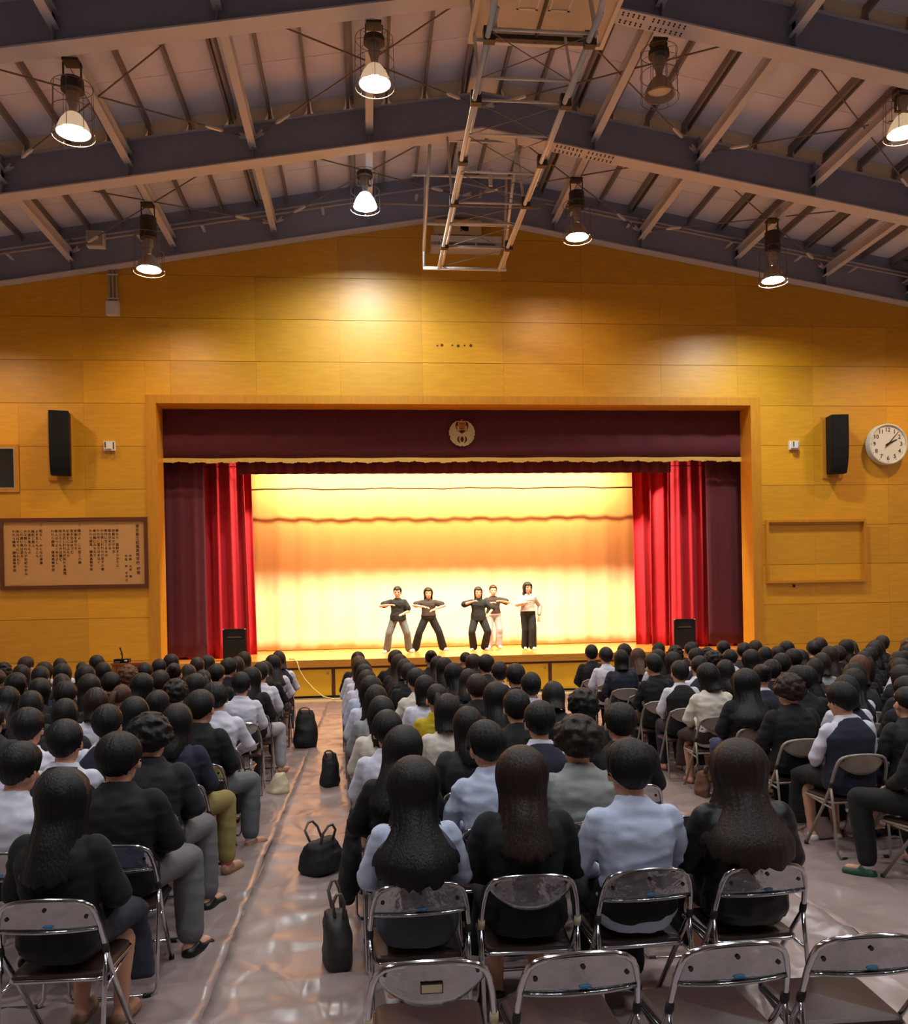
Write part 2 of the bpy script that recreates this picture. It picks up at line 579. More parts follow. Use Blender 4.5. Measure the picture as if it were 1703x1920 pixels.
# ------------------------------------------------------------------ roof
DK = .98      # deck above the soffit line
ce = MB().prism([(XL - .2, soff(XL) + DK + .02), (XR, ZR + DK + .02), (XE + .2, soff(XE) + DK + .02), (XE + .2, soff(XE) + DK + .12), (XR, ZR + DK + .12), (XL - .2, soff(XL) + DK + .12)], YB - .2, WY + TH).build('ceiling', M['purlin'])
struct(ce)
ang = math.atan(SL)
FR = [18.58, 15.25, 11.72, 8.19, 4.66, 1.13, -2.4]
TIES = [-8.1, -6.03, -3.95, -1.85, .18, 4.25, 6.2, 8.42, 10.5, 12.5]
PURL = []
d = .34
while XR + d < XE - .1:
    PURL.append(XR + d); 
    if XR - d > XL + .1: PURL.append(XR - d)
    d += .683
PURL.sort()
# rafters: web with a bottom flange
def chev(o0, o1):
    return [(XL, soff(XL, o0)), (XR, ZR + o0), (XE, soff(XE, o0)), (XE, soff(XE, o1)), (XR, ZR + o1), (XL, soff(XL, o1))]
for i, Y in enumerate(FR):
    w = MB().prism(chev(.02, .70 if i else .99), Y - .012, Y + .012).build('rafter_beam', M['steel'], ce)
    hw = .15 if i else .12
    MB().prism(chev(0, .025), Y - hw, Y + hw).build('bottom_flange', M['steel2'], w)
    MB().prism(chev(.69, .71), Y - .06, Y + .06).build('top_flange', M['steel2'], w)
    if i in (0, 1, 2):
        for x in TIES:
            MB().box(x - .006, x + .006, Y - .13, Y + .13, soff(x) + .02, soff(x) + .69).build('stiffener_plate', M['steel'], w)
    if i in (1, 2):
        b = MB()
        for k in range(14):
            for r in (-.10, -.055, .055, .10):
                x = XR + 1.35 + .075 * k + (.06 if k > 6 else 0)
                b.ell((x, Y + r, soff(x) - .004), (.016, .016, .012), 6, 4)
        o = b.build('bolt_rows', M['darkmetal'], w); o['kind'] = 'stuff'
        for a, c in zip(PURL[:-1], PURL[1:]):
            if a < -7.5 or c > 12: continue
            if (a - XR) * (c - XR) < 0: continue
            h0, h1 = soff(a), soff(c)
            pts = [(a + .05, h0 + .82), (a + .12, soff(a + .12) + .71), (c - .12, soff(c - .12) + .71), (c - .05, h1 + .82), (c - .03, h1 + .98), (a + .03, h0 + .98)]
            MB().prism(pts, Y + .02, Y + .05).build('closure_board', M['closure'], ce)
# purlins
for k, x in enumerate(PURL):
    z = soff(x)
    s = 1 if x > XR else -1
    m = MB()
    m.box(x - .012, x + .012, YB, WY, z + .83, z + DK + .03)
    m.box(x - .025, x + .025, YB, WY, z + .82, z + .832)
    if k % 3 == 1:
        m.box(x + .085, x + .105, YB, WY, soff(x + .09) + .83, soff(x + .09) + DK + .03)
    for Y in FR[1:]:
        m.prism([(x - .03, z + .70), (x + .03, z + .70), (x + .012, z + .84), (x - .012, z + .84)], Y - .05, Y + .05)
    m.build('purlin', M['purlin'], ce)
# ceiling boards in the bays in view
bm_ = {}
YS = [8.2 + (WY - 8.2) * k / 9 for k in range(10)]
for a, c in zip(PURL[:-1], PURL[1:]):
    if a < -8 or c > 12.6: continue
    xm = (a + c) / 2
    wdt = round(c - a, 3)
    if (a - XR) * (c - XR) < 0:      # ridge: one narrow board on each slope
        for p, q in ((a, XR), (XR, c)):
            for y0, y1 in zip(YS[:-1], YS[1:]):
                key = ('ridge', round(q - p, 3), round(y1 - y0, 3))
                if key not in bm_:
                    bm_[key] = MB().box(-key[1] / 2 / math.cos(ang), key[1] / 2 / math.cos(ang), -key[2] / 2 + .005, key[2] / 2 - .005, -.02, .0).mesh('ceiling_board', M['deck'])
                obj('ceiling_board', bm_[key], ce, ((p + q) / 2, (y0 + y1) / 2, soff((p + q) / 2) + DK + .015), (0, ang if p >= XR else -ang, 0))
        continue
    for y0, y1 in zip(YS[:-1], YS[1:]):
        key = (wdt, round(y1 - y0, 3))
        if key not in bm_:
            bm_[key] = MB().box(-wdt / 2 / math.cos(ang) + .004, wdt / 2 / math.cos(ang) - .004, -key[1] / 2 + .005, key[1] / 2 - .005, -.02, .0).mesh('ceiling_board', M['deck'])
        obj('ceiling_board', bm_[key], ce, (xm, (y0 + y1) / 2, soff(xm) + DK + .015), (0, ang if xm > XR else -ang, 0))
# tie beams along the hall (small I sections)
for x in TIES:
    z = soff(x) + .24
    for y0, y1 in zip(FR[1:4], FR[0:3]):
        m = MB()
        m.box(x - .065, x + .065, y0 + .02, y1 - .02, z, z + .014)
        m.box(x - .065, x + .065, y0 + .02, y1 - .02, z + .19, z + .204)
        m.box(x - .006, x + .006, y0 + .02, y1 - .02, z + .01, z + .2)
        m.build('tie_beam', M['steel2'], ce)
# cross bracing rods with turnbuckles
NODES = [-6.03, -1.85, XR, 6.2, 10.5]
for y0, y1 in ((FR[1], FR[0]), (FR[2], FR[1])):
    for a, c in zip(NODES[:-1], NODES[1:]):
        for (xa, xb) in ((a, c), (c, a)):
            p, q = Vector((xa, y0 + .05, soff(xa) + .42)), Vector((xb, y1 - .05, soff(xb) + .42))
            r = MB().tube([p, q], .013, 6).build('brace_rod', M['wire'], ce)
            t = (q - p).normalized()
            c0 = q - t * .75
            MB().tube([c0 - t * .17, c0 - t * .12, c0 + t * .12, c0 + t * .17], [.014, .032, .032, .014], 8).build('turnbuckle', M['galv'], r)
            MB().tube([q - t * .25, q - t * .02], [.05, .02], 6).build('rod_end_plate', M['galv'], r)

# conduits along the gable beam and down the wall
def slope_pts(xa, xb, off, Y, n=8):
    return [(xa + (xb - xa) * k / n, Y, soff(xa + (xb - xa) * k / n) + off) for k in range(n + 1)]
o = MB().tube(slope_pts(-9.2, -.3, .50, 18.3, 12) + [(-.05, 18.3, soff(-.3) + .54), (.3, 18.3, soff(.3) + .42)], .022, 8).tube([(.3, 18.3, soff(.3) + .42), (3.9, 18.3, soff(.3) + .41)], .022, 8).build('conduit_pipe', M['pvc'], smooth=True)
for x in (-8.5, -7.2, -6.1, -4.6, -3.3, -1.9, -.8, 1.2, 2.6):
    MB().box(x - .03, x + .03, 18.26, 18.56, soff(x) + .45, soff(x) + .475).build('pipe_clip', M['galv'], o)
tag(o, 'pale electrical conduit running along the gable beam left of the ridge', 'pipe')
o = MB().tube(slope_pts(4.0, 13.5, .50, 18.3, 12), .022, 8).build('conduit_pipe', M['pvc'], smooth=True)
for x in (4.6, 5.9, 8.19, 8.5, 9.8, 11.1, 12.4):
    MB().box(x - .03, x + .03, 18.26, 18.56, soff(x) + .45, soff(x) + .475).build('pipe_clip', M['galv'], o)
tag(o, 'pale electrical conduit running along the gable beam right of the ridge', 'pipe')
t = thing('conduit_drop', 'three grey conduit pipes dropping to white junction box high on left wall', 'pipe', (-5.24, WY, 8.35))
for k in (-.075, 0, .075):
    MB().tube([(k, -.03, .12), (k, -.03, 1.05)], .022, 8).build('pipe', M['pvc'], t, smooth=True)
MB().box(-.13, .13, -.13, 0, -.14, .14).build('junction_box', M['white'], t)
for z in (.22, .72): MB().box(-.12, .12, -.055, -.045, z - .015, z + .015).build('pipe_clip', M['galv'], t)
t = thing('junction_box', 'white junction box on conduit under the roof at left', 'junction box', (-5.45, 18.3, soff(-5.45) + .5))
MB().box(-.17, .17, -.08, .08, -.16, .16).build('box_body', M['white'], t)
MB().box(-.15, .15, -.09, -.08, -.14, .14).build('cover', M['pvc'], t)
MB().box(-.03, .03, .08, .28, -.03, .03).build('bracket', M['galv'], t)

# ------------------------------------------------------------------ stage
SZ = .82
SB = 23.4
o = MB().box(IX0, IX1, WY, WY + .24, SZ - .08, SZ).box(-8, 12.4, WY + .24, SB, SZ - .08, SZ).build('floor_stage', M['stagefloor']); struct(o)
lip = MB().box(IX0 + .0, IX1, WY - .10, WY + .02, SZ - .15, SZ + .004).build('trim_2', M['lip']); struct(lip)
# stage front
sf = MB().box(IX0, IX1, WY + .02, WY + .1, 0, SZ - .1).build('wall_stage_front', M['darkwood']); struct(sf)
MB().box(IX0, IX1, WY - .01, WY + .03, SZ - .20, SZ - .15).build('rail', M['darkwood'], sf)
MB().box(IX0, IX1, WY - .01, WY + .03, 0, .04).build('kick_board', M['black'], sf)
posts = [-.79 + 1.597 * k for k in range(-2, 6)]
for x in posts:
    MB().box(x - .03, x + .03, WY - .012, WY + .03, .04, SZ - .2).build('post', M['darkwood'], sf)
bounds = [IX0] + posts + [IX1]
for a, c in zip(bounds[:-1], bounds[1:]):
    if c - a < .2: continue
    p = MB().box(a + .04, c - .04, WY - .002, WY + .03, .045, SZ - .205).build('panel', M['frontpanel'], sf)
    if c - a > 1:
        MB().lathe([(.025, -.012), (.02, 0)], 10, (c - .12, WY - .002, SZ - .3), axis='y').build('finger_pull', M['brass'], p)
# stage box
o = MB().box(-8.2, 12.6, SB, SB + .2, 0, 9).build('wall_stage_back', M['plaster']); struct(o)
o = MB().box(-8.2, -8, WY + .2, SB, 0, 9).build('wall_stage_left', M['groove']); struct(o)
o = MB().box(12.4, 12.6, WY + .2, SB, 0, 9).build('wall_stage_right', M['groove']); struct(o)
o = MB().box(-8.2, 12.6, WY + .2, SB + .2, 8.2, 8.4).build('ceiling_stage', M['groove']); struct(o)

def curtain(name, xt, xb, Y, z0, z1, nf, amp, m, label, seed=0, cat='curtain', hem=0.0, nz=20, group=None, flat=0.0):
    nx = max(24, nf * 10)
    v, f = [], []
    rnd = random.Random(seed)
    ph = [rnd.uniform(0, 6.28) for _ in range(4)]
    for j in range(nz + 1):
        t = j / nz
        z = z1 + (z0 - z1) * t
        for i in range(nx + 1):
            u = i / nx
            x = (xt[0] + (xt[1] - xt[0]) * u) * (1 - t) + (xb[0] + (xb[1] - xb[0]) * u) * t
            w = u * nf * 2 * math.pi + ph[0] + .8 * math.sin(u * 5 + ph[1])
            a = amp * (.55 + .6 * t)
            sn = math.sin(w)
            if flat: sn = 1 - 2 * abs(.5 * (1 - sn)) ** (1 - flat * .75) if sn < 1 else 1
            y = Y + a * sn + a * .35 * math.sin(2.3 * w + ph[2] + t) + .25 * a * math.sin(u * 9 + t * 3 + ph[3])
            if hem and t > .93: y -= hem * (t - .93) / .07 * (.6 + .4 * math.sin(u * 40 + ph[2]))
            v.append((x, y, z))
    for j in range(nz):
        for i in range(nx):
            q = j * (nx + 1) + i
            f.append((q, q + nx + 1, q + nx + 2, q + 1))
    o = MB().add(v, f).build(name, m, smooth=True)
    md = o.modifiers.new('t', 'SOLIDIFY'); md.thickness = .012
    if label: tag(o, label, cat, group)
    return o
# main traveller, parked at the sides (dark, unlit from behind)
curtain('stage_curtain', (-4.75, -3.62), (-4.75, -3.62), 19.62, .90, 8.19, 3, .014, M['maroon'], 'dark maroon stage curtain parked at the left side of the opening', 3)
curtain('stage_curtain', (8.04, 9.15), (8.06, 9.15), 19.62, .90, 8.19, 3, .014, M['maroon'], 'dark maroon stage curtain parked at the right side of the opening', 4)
# red legs
curtain('side_curtain', (-4.5, -2.88), (-4.6, -2.73), 20.12, .825, 8.19, 5, .10, M['red'], 'bright red pleated side curtain behind the left dark curtain', 11, flat=.8)
curtain('side_curtain', (-4.6, -2.84), (-4.6, -2.74), 21.25, .825, 8.19, 5, .08, M['red'], 'narrow red side curtain beside the left edge of the backdrop', 12)
curtain('side_curtain', (7.33, 9.0), (7.31, 9.0), 20.12, .825, 8.19, 5, .10, M['red'], 'bright red pleated side curtain behind the right dark curtain', 13, flat=.8)
curtain('side_curtain', (7.11, 9.0), (7.08, 9.0), 20.85, .825, 8.19, 5, .08, M['red'], 'red side curtain second from the right, between two other red legs', 14)
curtain('side_curtain', (6.85, 8.9), (6.90, 8.9), 21.55, .825, 8.19, 6, .07, M['red'], 'red side curtain touching the right edge of the backdrop', 15)
# valance with fringe and emblem
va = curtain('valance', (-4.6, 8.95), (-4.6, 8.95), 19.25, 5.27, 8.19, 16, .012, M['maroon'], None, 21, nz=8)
v = []
t = MB()
n = 220
pts = []
for k in range(n):
    a, c = -4.6 + 13.55 * k / n, -4.6 + 13.55 * (k + 1) / n
    lo = 5.185 + .012 * math.sin(k * .9) + .01 * math.sin(k * .23) + .006 * ((k * 7) % 3)
    t.box(a, c, 19.205, 19.225 + .004 * (k % 2), lo, 5.285 + .006 * math.sin(k * .23))
t.build('fringe', M['gold'], va)
# school emblem sewn on the valance
ER = .30
ECX, ECZ, EY = 2.183, 5.838, 19.200
def en(pts): return [(ECX + (x - 875) / 385 * ER, ECZ + (650 - y) / 385 * ER) for x, y in pts]
out = []
for k in range(180):
    a = 2 * math.pi * k / 180
    r = .965 + .035 * abs(math.sin(a * 10))
    dd = math.degrees(a)
    for c0 in (194, 346):
        r -= .09 * math.exp(-((dd - c0) / 3.0) ** 2)
    r -= .07 * math.exp(-((dd - 90) / 22.0) ** 4)
    r -= .05 * math.exp(-((dd - 270) / 3.0) ** 2)
    out.append((ECX + ER * r * math.cos(a), ECZ + ER * r * math.sin(a)))
em = MB().prism(list(reversed(out)), EY, EY + .025).build('emblem', M['emblem'], va)
em['label'] = 'pale gold school crest'
def mir(p): return [(1750 - x, y) for x, y in reversed(p)]
left = [(780, 325), (715, 330), (690, 380), (684, 440), (700, 520), (728, 565), (742, 475), (782, 465)]
cres = [(805, 728), (755, 765), (728, 825), (745, 885), (798, 942), (822, 935), (795, 885), (782, 825), (790, 770)]
for p in (left, mir(left), cres, mir(cres), [(875, 738), (838, 785), (824, 830), (838, 880), (875, 920), (912, 880), (926, 830), (912, 785)], [(790, 612), (875, 668), (960, 612)],
          [(782, 330), (782, 612), (968, 612), (968, 330)], [(585, 722), (605, 695), (625, 700)], [(1165, 722), (1145, 695), (1125, 700)]):
    MB().prism(list(reversed(en(p))), EY - .004, EY + .002).build('cut_out', M['teaser'], em)
obj('character', text_mesh('高', .29, M['emblem2'], extrude=.004, bold=.002), em, (ECX, EY - .008, ECZ + .145), (R(90), 0, 0))
MB().box(ECX - .008, ECX + .008, EY, EY + .02, ECZ + .26, ECZ + .30).build('top_pin', M['emblem'], em)
tag(va, 'dark maroon valance with gold fringe and crest across the stage top', 'curtain')
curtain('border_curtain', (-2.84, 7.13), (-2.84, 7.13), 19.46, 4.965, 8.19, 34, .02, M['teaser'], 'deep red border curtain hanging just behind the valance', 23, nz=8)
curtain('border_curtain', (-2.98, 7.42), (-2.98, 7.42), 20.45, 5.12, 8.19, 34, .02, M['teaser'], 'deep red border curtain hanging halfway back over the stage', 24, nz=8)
curtain('backdrop_curtain', (-5.2, 9.6), (-5.2, 9.6), 22.9, .835, 8.19, 22, .018, M['backdrop'], 'wide cream backdrop curtain at the back of the stage', 25, nz=26, hem=.10)
# batten in front of the backdrop
bt = MB()
pts = [(-5 + .35 * k, 22.3, 5.005 + .012 * math.sin(k * .9) + .008 * math.sin(k * 2.1)) for k in range(42)]
bt.tube(pts, .02, 8)
o = bt.build('batten_pipe', M['darkmetal'], smooth=True)
for x in (-4, -1, 2.2, 5.2, 8.4): MB().tube([(x, 22.3, 5.0), (x, 22.3, 8.2)], .006, 6).build('hanger_wire', M['wire'], o)
tag(o, 'thin dark batten pipe stretched across the top of the backdrop', 'pipe')
o = MB().tube([(-4.3, 19.95, 5.215), (8.6, 19.95, 5.20)], .009, 8).build('batten_pipe', M['darkmetal'], smooth=True)
for x in (-4, 2.2, 8.4): MB().tube([(x, 19.95, 5.2), (x, 19.95, 8.2)], .006, 6).build('hanger_wire', M['wire'], o)
tag(o, 'thin light metal batten just under the valance fringe', 'pipe')
# border lights (fixture plus its lamp strip)
def border(Y, Z, aim, power, color, label, x0=-3.6, x1=8.0, wdt=.14, spread=150):
    t = thing('border_light', label, 'stage light', ((x0 + x1) / 2, Y, Z))
    L = (x1 - x0)
    d = Vector((0, aim[0] - Y, aim[1] - Z)).normalized()
    q = d.to_track_quat('-Z', 'Y')
    m = MB()
    RM = q.to_matrix()
    m.box(-L / 2, L / 2, -wdt, wdt, .03, .16, RM)
    m.build('housing', M['darkmetal'], t)
    for k in range(7):
        x = -L / 2 + L * k / 6
        MB().tube([(x, 0, .1), (x, 0, 8.2 - Z)], .012, 6).build('hanger', M['wire'], t)
    la = bpy.data.lights.new('border_lamp', 'AREA')
    la.shape = 'RECTANGLE'
    la.size, la.size_y = L, wdt * 1.2
    la.energy = power
    la.spread = R(spread)
    la.color = color
    lo = obj('border_lamp', la, t)
    lo.rotation_mode = 'QUATERNION'
    lo.rotation_quaternion = q
    lo.location = RM @ Vector((0, 0, .02))
border(19.74, 5.85, (22.4, 1.6), STAGE_FRONT_POWER, (1.0, .84, .58), 'front border light hidden behind the valance', -2.0, 6.4)
border(21.72, 5.75, (22.9, 5.1), STAGE_BACK_POWER, (1.0, .55, .20), 'rear border light hidden above the backdrop', -2.6, 6.7, wdt=.05, spread=105)

# ------------------------------------------------------------------ things on the stage wall
# column loudspeakers
def column_speaker(x, z0, label, ang_, side):
    t = thing('wall_speaker', label, 'speaker', (x, WY, z0))
    MB().box(-.27, .22, -.04, -.0, -.08, 1.33).build('mount_plate', M['casing'], t)
    MB().box(-.05, .05, -.12, -.03, .25, 1.05).build('bracket', M['black'], t)
    # side profile: (depth, z), front leans back towards the bottom
    prof = [(-.12, .04), (-.40, .05)]
    prof = [(-.10, .0), (-.30, .0), (-.36, .15), (-.41, .35), (-.435, .60), (-.44, .9), (-.44, 1.30), (-.10, 1.30)]
    b = MB().prism(prof, -.19, .19, axis=0).build('cabinet', M['black'], t, rot=(0, 0, ang_))
    g = [(p[0] - .006, p[1]) for p in prof[1:7]]
    gp = g + [(p[0] + .03, p[1]) for p in reversed(g)]
    gr = MB().prism(gp, -.175, .175, axis=0).build('grille', M['grille'], b)
    MB().box(-.19, .19, -.43, -.10, 1.30, 1.306).build('top_plate', M['alum'], b)
    MB().box(-.03, .03, -.325, -.31, .05, .07).build('badge', M['alum'], b)
    return t
column_speaker(-6.36, 4.82, 'black column loudspeaker on the wall left of the stage above the song board', R(12), -1)
column_speaker(10.72, 4.78, 'black column loudspeaker on the wall beside the round clock', R(-8), 1)
# small white emergency light boxes
def small_box(x, z, label):
    t = thing('wall_unit', label, 'wall box', (x, WY, z))
    MB().box(-.115, .115, -.05, 0, -.10, .10).build('base', M['white'], t)
    MB().box(-.085, .05, -.13, -.05, -.075, .085).build('lamp_head', M['white'], t)
    MB().box(-.07, -.045, -.134, -.13, -.05, .07).build('slot', M['ink'], t)
    MB().box(.075, .10, -.054, -.05, -.07, .08).build('label_strip', M['boardframe'], t)
    MB().tube([(.02, -.03, -.10), (.02, -.03, -.26), (.10, -.02, -.26), (.10, -.02, -.10)], .005, 6).build('pull_loop', M['wire'], t)
small_box(-5.38, 5.46, 'small white wall unit between the left loudspeaker and the stage')
small_box(9.77, 5.46, 'small white wall unit between the stage and the right loudspeaker')
# clock
ck = thing('wall_clock', 'large round white wall clock right of the loudspeaker showing seven past two', 'clock', (11.96, WY, 5.46))
CR = .47
MB().lathe([(CR * .93, 0), (CR, -.04), (CR, -.17), (CR * .985, -.20), (CR * .93, -.205), (CR * .90, -.165)], 48, axis='y').build('case', M['clockcase'], ck, smooth='auto')
MB().lathe([(CR * .915, -.15), (CR * .915, -.168)], 48, axis='y').build('face', M['clockface'], ck)
for h in range(1, 13):
    a = R(30 * h)
    me = text_mesh(str(h), .13, M['ink'], bold=.002)
    obj('numeral', me, ck, (math.sin(a) * .325, -.17, math.cos(a) * .325), (R(90), 0, 0))
for k in range(12):
    a = R(30 * k)
    MB().lathe([(.009, -.172), (.009, -.168)], 8, (math.sin(a) * .405, 0, math.cos(a) * .405), axis='y').build('minute_dot', M['ink'], ck)
def hand(nm, a, l, w, tail, y):
    RM = Matrix.Rotation(R(a), 3, 'Y')
    p = [(-w * .6, -tail), (w * .6, -tail), (w, 0), (w * .45, l), (-w * .45, l), (-w, 0)]
    p = [((RM @ Vector((q[0], 0, q[1])))[0], (RM @ Vector((q[0], 0, q[1])))[2]) for q in p]
    MB().prism(p, y, y + .006).build(nm, M['ink'], ck)
hand('hour_hand', 63.5, .24, .022, .07, -.184)
hand('minute_hand', 42, .38, .013, .11, -.194)
MB().lathe([(.025, -.20), (.025, -.17)], 12, axis='y').build('hub', M['ink'], ck)
# song board
sb = thing('song_board', 'framed tan board with columns of Japanese lettering, left of the stage', 'sign board', (-6.13, WY, 3.2))
BW, BH = 1.50, .75
for nm, b in (('frame_top', (-BW, BW, BH - .075, BH)), ('frame_bottom', (-BW, BW, -BH, -BH + .085)), ('frame_left', (-BW, -BW + .075, -BH + .085, BH - .075)), ('frame_right', (BW - .075, BW, -BH + .085, BH - .075))):
    MB().box(b[0], b[1], -.07, 0, b[2], b[3]).build('frame_rail', M['boardframe'], sb)
MB().box(-BW + .075, BW - .075, -.035, 0, -BH + .085, BH - .075).build('face', M['board'], sb)
def column_text(s, px, py0, pitch, size, bold=.0006):
    """px,py in the board photo crop scale: 1 px = .01037 m"""
    me = text_mesh('\n'.join(s), size, M['textink'], spacing=pitch / size, extrude=.001, bold=bold)
    zs = [v.co.z for v in me.vertices]
    o = obj('text_column', me, sb, (px, -.037, 0), (R(90), 0, 0))
    ys = [v.co.y for v in me.vertices]
    o.location.z = py0 - max(ys)
    return o
column_text('東京都立練馬高等学校', 1.285, .60, .0865, .080, .0008)
column_text('校歌', 1.295, -.30, .0865, .080, .0008)
column_text('作詞　太田　穆', 1.13, -.04, .072, .058)
column_text('作曲　仲　不可止', 1.045, -.04, .072, .058)
V1 = ['朝なり　直射すひかりに', '校庭はかがやき', '若きがあがる', '時代に生くるもの', 'みな楽しわれらが目すの誼', 'かの空に富士はまねく', '幸は胸にみちたり', 'われら練馬　練馬高等学校']
V2 = ['開けよ　この窓この胸', '学舎を守りて', '若き血ははづむ', '使命をになふもの', 'みな正しわれらが拓わる真理', '地ひろくもやは霞む', '新人はつよくゆたけし', 'われら練馬　練馬高等学校']
V3 = ['明るし　みとせの青春', 'よき友ともろとも', '鍛錬と競ふ', '久遠を思うもの', 'みな親しわれらが世紀の歩み', 'この道に風は薫る', '栄光はすでにいれたり', 'われら練馬　練馬高等学校']
for V, x0, num in ((V1, .87, '一、'), (V2, .10, '二、'), (V3, -.68, '三、')):
    column_text(num, x0 + .01, .63, .062, .062, .0005)
    for k, s in enumerate(V):
        column_text(s, x0 - k * .077, .505, .0742, .066)
MB().box(-1.30, -1.12, -.04, -.034, -.645, -.60).build('brass_plate', M['brass'], sb)
# empty wooden frame, right
ef = thing('wall_frame', 'empty rectangular wooden moulding frame on the wall right of the stage', 'frame', (10.25, WY, 3.03))
FW, FH = 1.20, .72
for b in ((-FW, FW, FH - .055, FH), (-FW, FW, -FH, -FH + .055), (-FW, -FW + .055, -FH + .055, FH - .055), (FW - .055, FW, -FH + .055, FH - .055)):
    MB().box(b[0], b[1], -.10, 0, b[2], b[3]).build('frame_rail', M['casing'], ef)
MB().lathe([(.035, -.02), (.03, 0)], 12, axis='y').build('wall_socket', M['ink'], None, loc=(9.72, WY, 2.24))
tag(bpy.data.objects['wall_socket'], 'small dark round wall socket below the empty wooden frame', 'socket')
# control room window at the left edge
wn = MB()
for b in ((-9.0, WX0, WZ1 - .07, WZ1), (-9.0, WX0, WZ0, WZ0 + .07), (WX0 - .08, WX0, WZ0 + .07, WZ1 - .07)):
    wn.box(b[0], b[1], WY - .03, WY + .10, b[2], b[3])
w = wn.build('window_1', M['casing']); struct(w)
for b in ((-9.0, WX0 - .08, WZ1 - .095, WZ1 - .07), (-9.0, WX0 - .08, WZ0 + .07, WZ0 + .095), (WX0 - .105, WX0 - .08, WZ0 + .095, WZ1 - .095)):
    MB().box(b[0], b[1], WY - .035, WY + .04, b[2], b[3]).build('sash_rail', M['alum'], w)
MB().box(-9.0, WX0 - .1, WY + .0, WY + .011, WZ0 + .09, WZ1 - .09).build('pane', M['glass'], w)
# cabinet high at the ridge
t = thing('ridge_cabinet', 'beige equipment cabinet with dark square opening high under the ridge', 'cabinet', (2.08, WY, 9.97))
MB().box(-.50, .52, -.32, 0, 0, .32).build('body', M['beigebox'], t)
MB().box(.06, .24, -.325, -.31, .08, .27).build('opening', M['black'], t)
MB().box(-.58, .95, -.36, 0, -.17, -.04).build('shelf_rail', M['galv'], t)
MB().box(-.58, .95, -.36, -.0, -.29, -.24).build('shelf_rail', M['galv'], t)
for x in (-.45, .4, .85): MB().box(x - .02, x + .02, -.3, -.0, -.25, 0).build('bracket', M['galv'], t)

# ------------------------------------------------------------------ lectern, stage speakers, cable
lc = thing('lectern', 'reddish brown wooden lectern by the wall left of the stage', 'lectern', (-4.39, 16.15, 0))
MB().box(-.255, .255, -.18, .18, 0, 1.0).build('body', M['lectern'], lc)
MB().box(-.27, .27, -.20, .2, 1.0, 1.035).build('top', M['lectern'], lc)
MB().box(-.26, .26, -.19, -.178, .835, .848).build('metal_trim', M['alum'], lc)
for x in (-.17, .17): MB().box(x - .006, x + .006, -.186, -.178, .05, .98).build('panel_strip', M['darkwood'], lc)
t = thing('desk_microphone', 'black desktop microphone on its base unit atop the lectern', 'microphone', (-4.49, 16.1, 1.035))
MB().box(-.13, .13, -.09, .09, 0, .07).build('base', M['black'], t)
MB().box(.06, .11, -.093, -.09, .03, .055).build('display', M['white'], t)
MB().box(-.11, -.02, -.093, -.09, .015, .03).build('label_strip', M['alum'], t)
MB().tube([(0, 0, .07), (0, 0, .13), (-.005, 0, .16), (-.01, 0, .185)], .012, 8).build('stem', M['black'], t)
MB().tube([(-.008, 0, .15), (-.008, 0, .175)], .024, 10).build('joint', M['darkmetal'], t)
MB().tube([(-.002, 0, .17), (-.03, .005, .25), (-.034, .005, .262), (-.042, .006, .275)], [.012, .013, .022, .016], 10).build('microphone_head', M['dimple'], t)
def pa(x, label, rz):
    t = thing('stage_speaker', label, 'speaker', (x, 19.36, SZ), rz)
    MB().prism([(-.245, -.16), (.245, -.16), (.19, .16), (-.19, .16)], 0, .70, axis=2).build('cabinet', M['black'], t)
    MB().box(-.225, .225, -.172, -.158, .03, .47).build('grille', M['grille'], t)
    MB().prism([(-.17, .50), (.17, .50), (.13, .54), (-.13, .54)], -.17, -.158).build('port', M['darkmetal'], t)
    MB().box(-.12, .12, -.168, -.158, .55, .65).build('horn', M['grille'], t)
    MB().lathe([(.02, -.176), (.02, -.17)], 10, (.14, 0, .07), axis='y').build('badge', M['alum'], t)
    for s in (-1, 1): MB().box(s * .23 - .015, s * .23 + .015, -.165, -.13, .685, .703).build('corner_guard', M['galv'], t)
pa(-2.98, 'black floor loudspeaker at the left end of the stage', R(8))
pa(7.33, 'black floor loudspeaker at the right end of the stage', R(-8))
pts = [(-1.75, 19.0, SZ + .02), (-1.62, 18.75, SZ + .03), (-1.55, 18.56, SZ - .02), (-1.5, 18.54, .62), (-1.38, 18.5, .42), (-1.2, 18.45, .22), (-1.0, 18.4, .06), (-.8, 18.3, .015), (-.55, 18.25, .015)]
tag(MB().tube(pts, .012, 8).build('cable', M['cable'], smooth=True), 'pale cable draped over the stage edge down to the floor', 'cable')

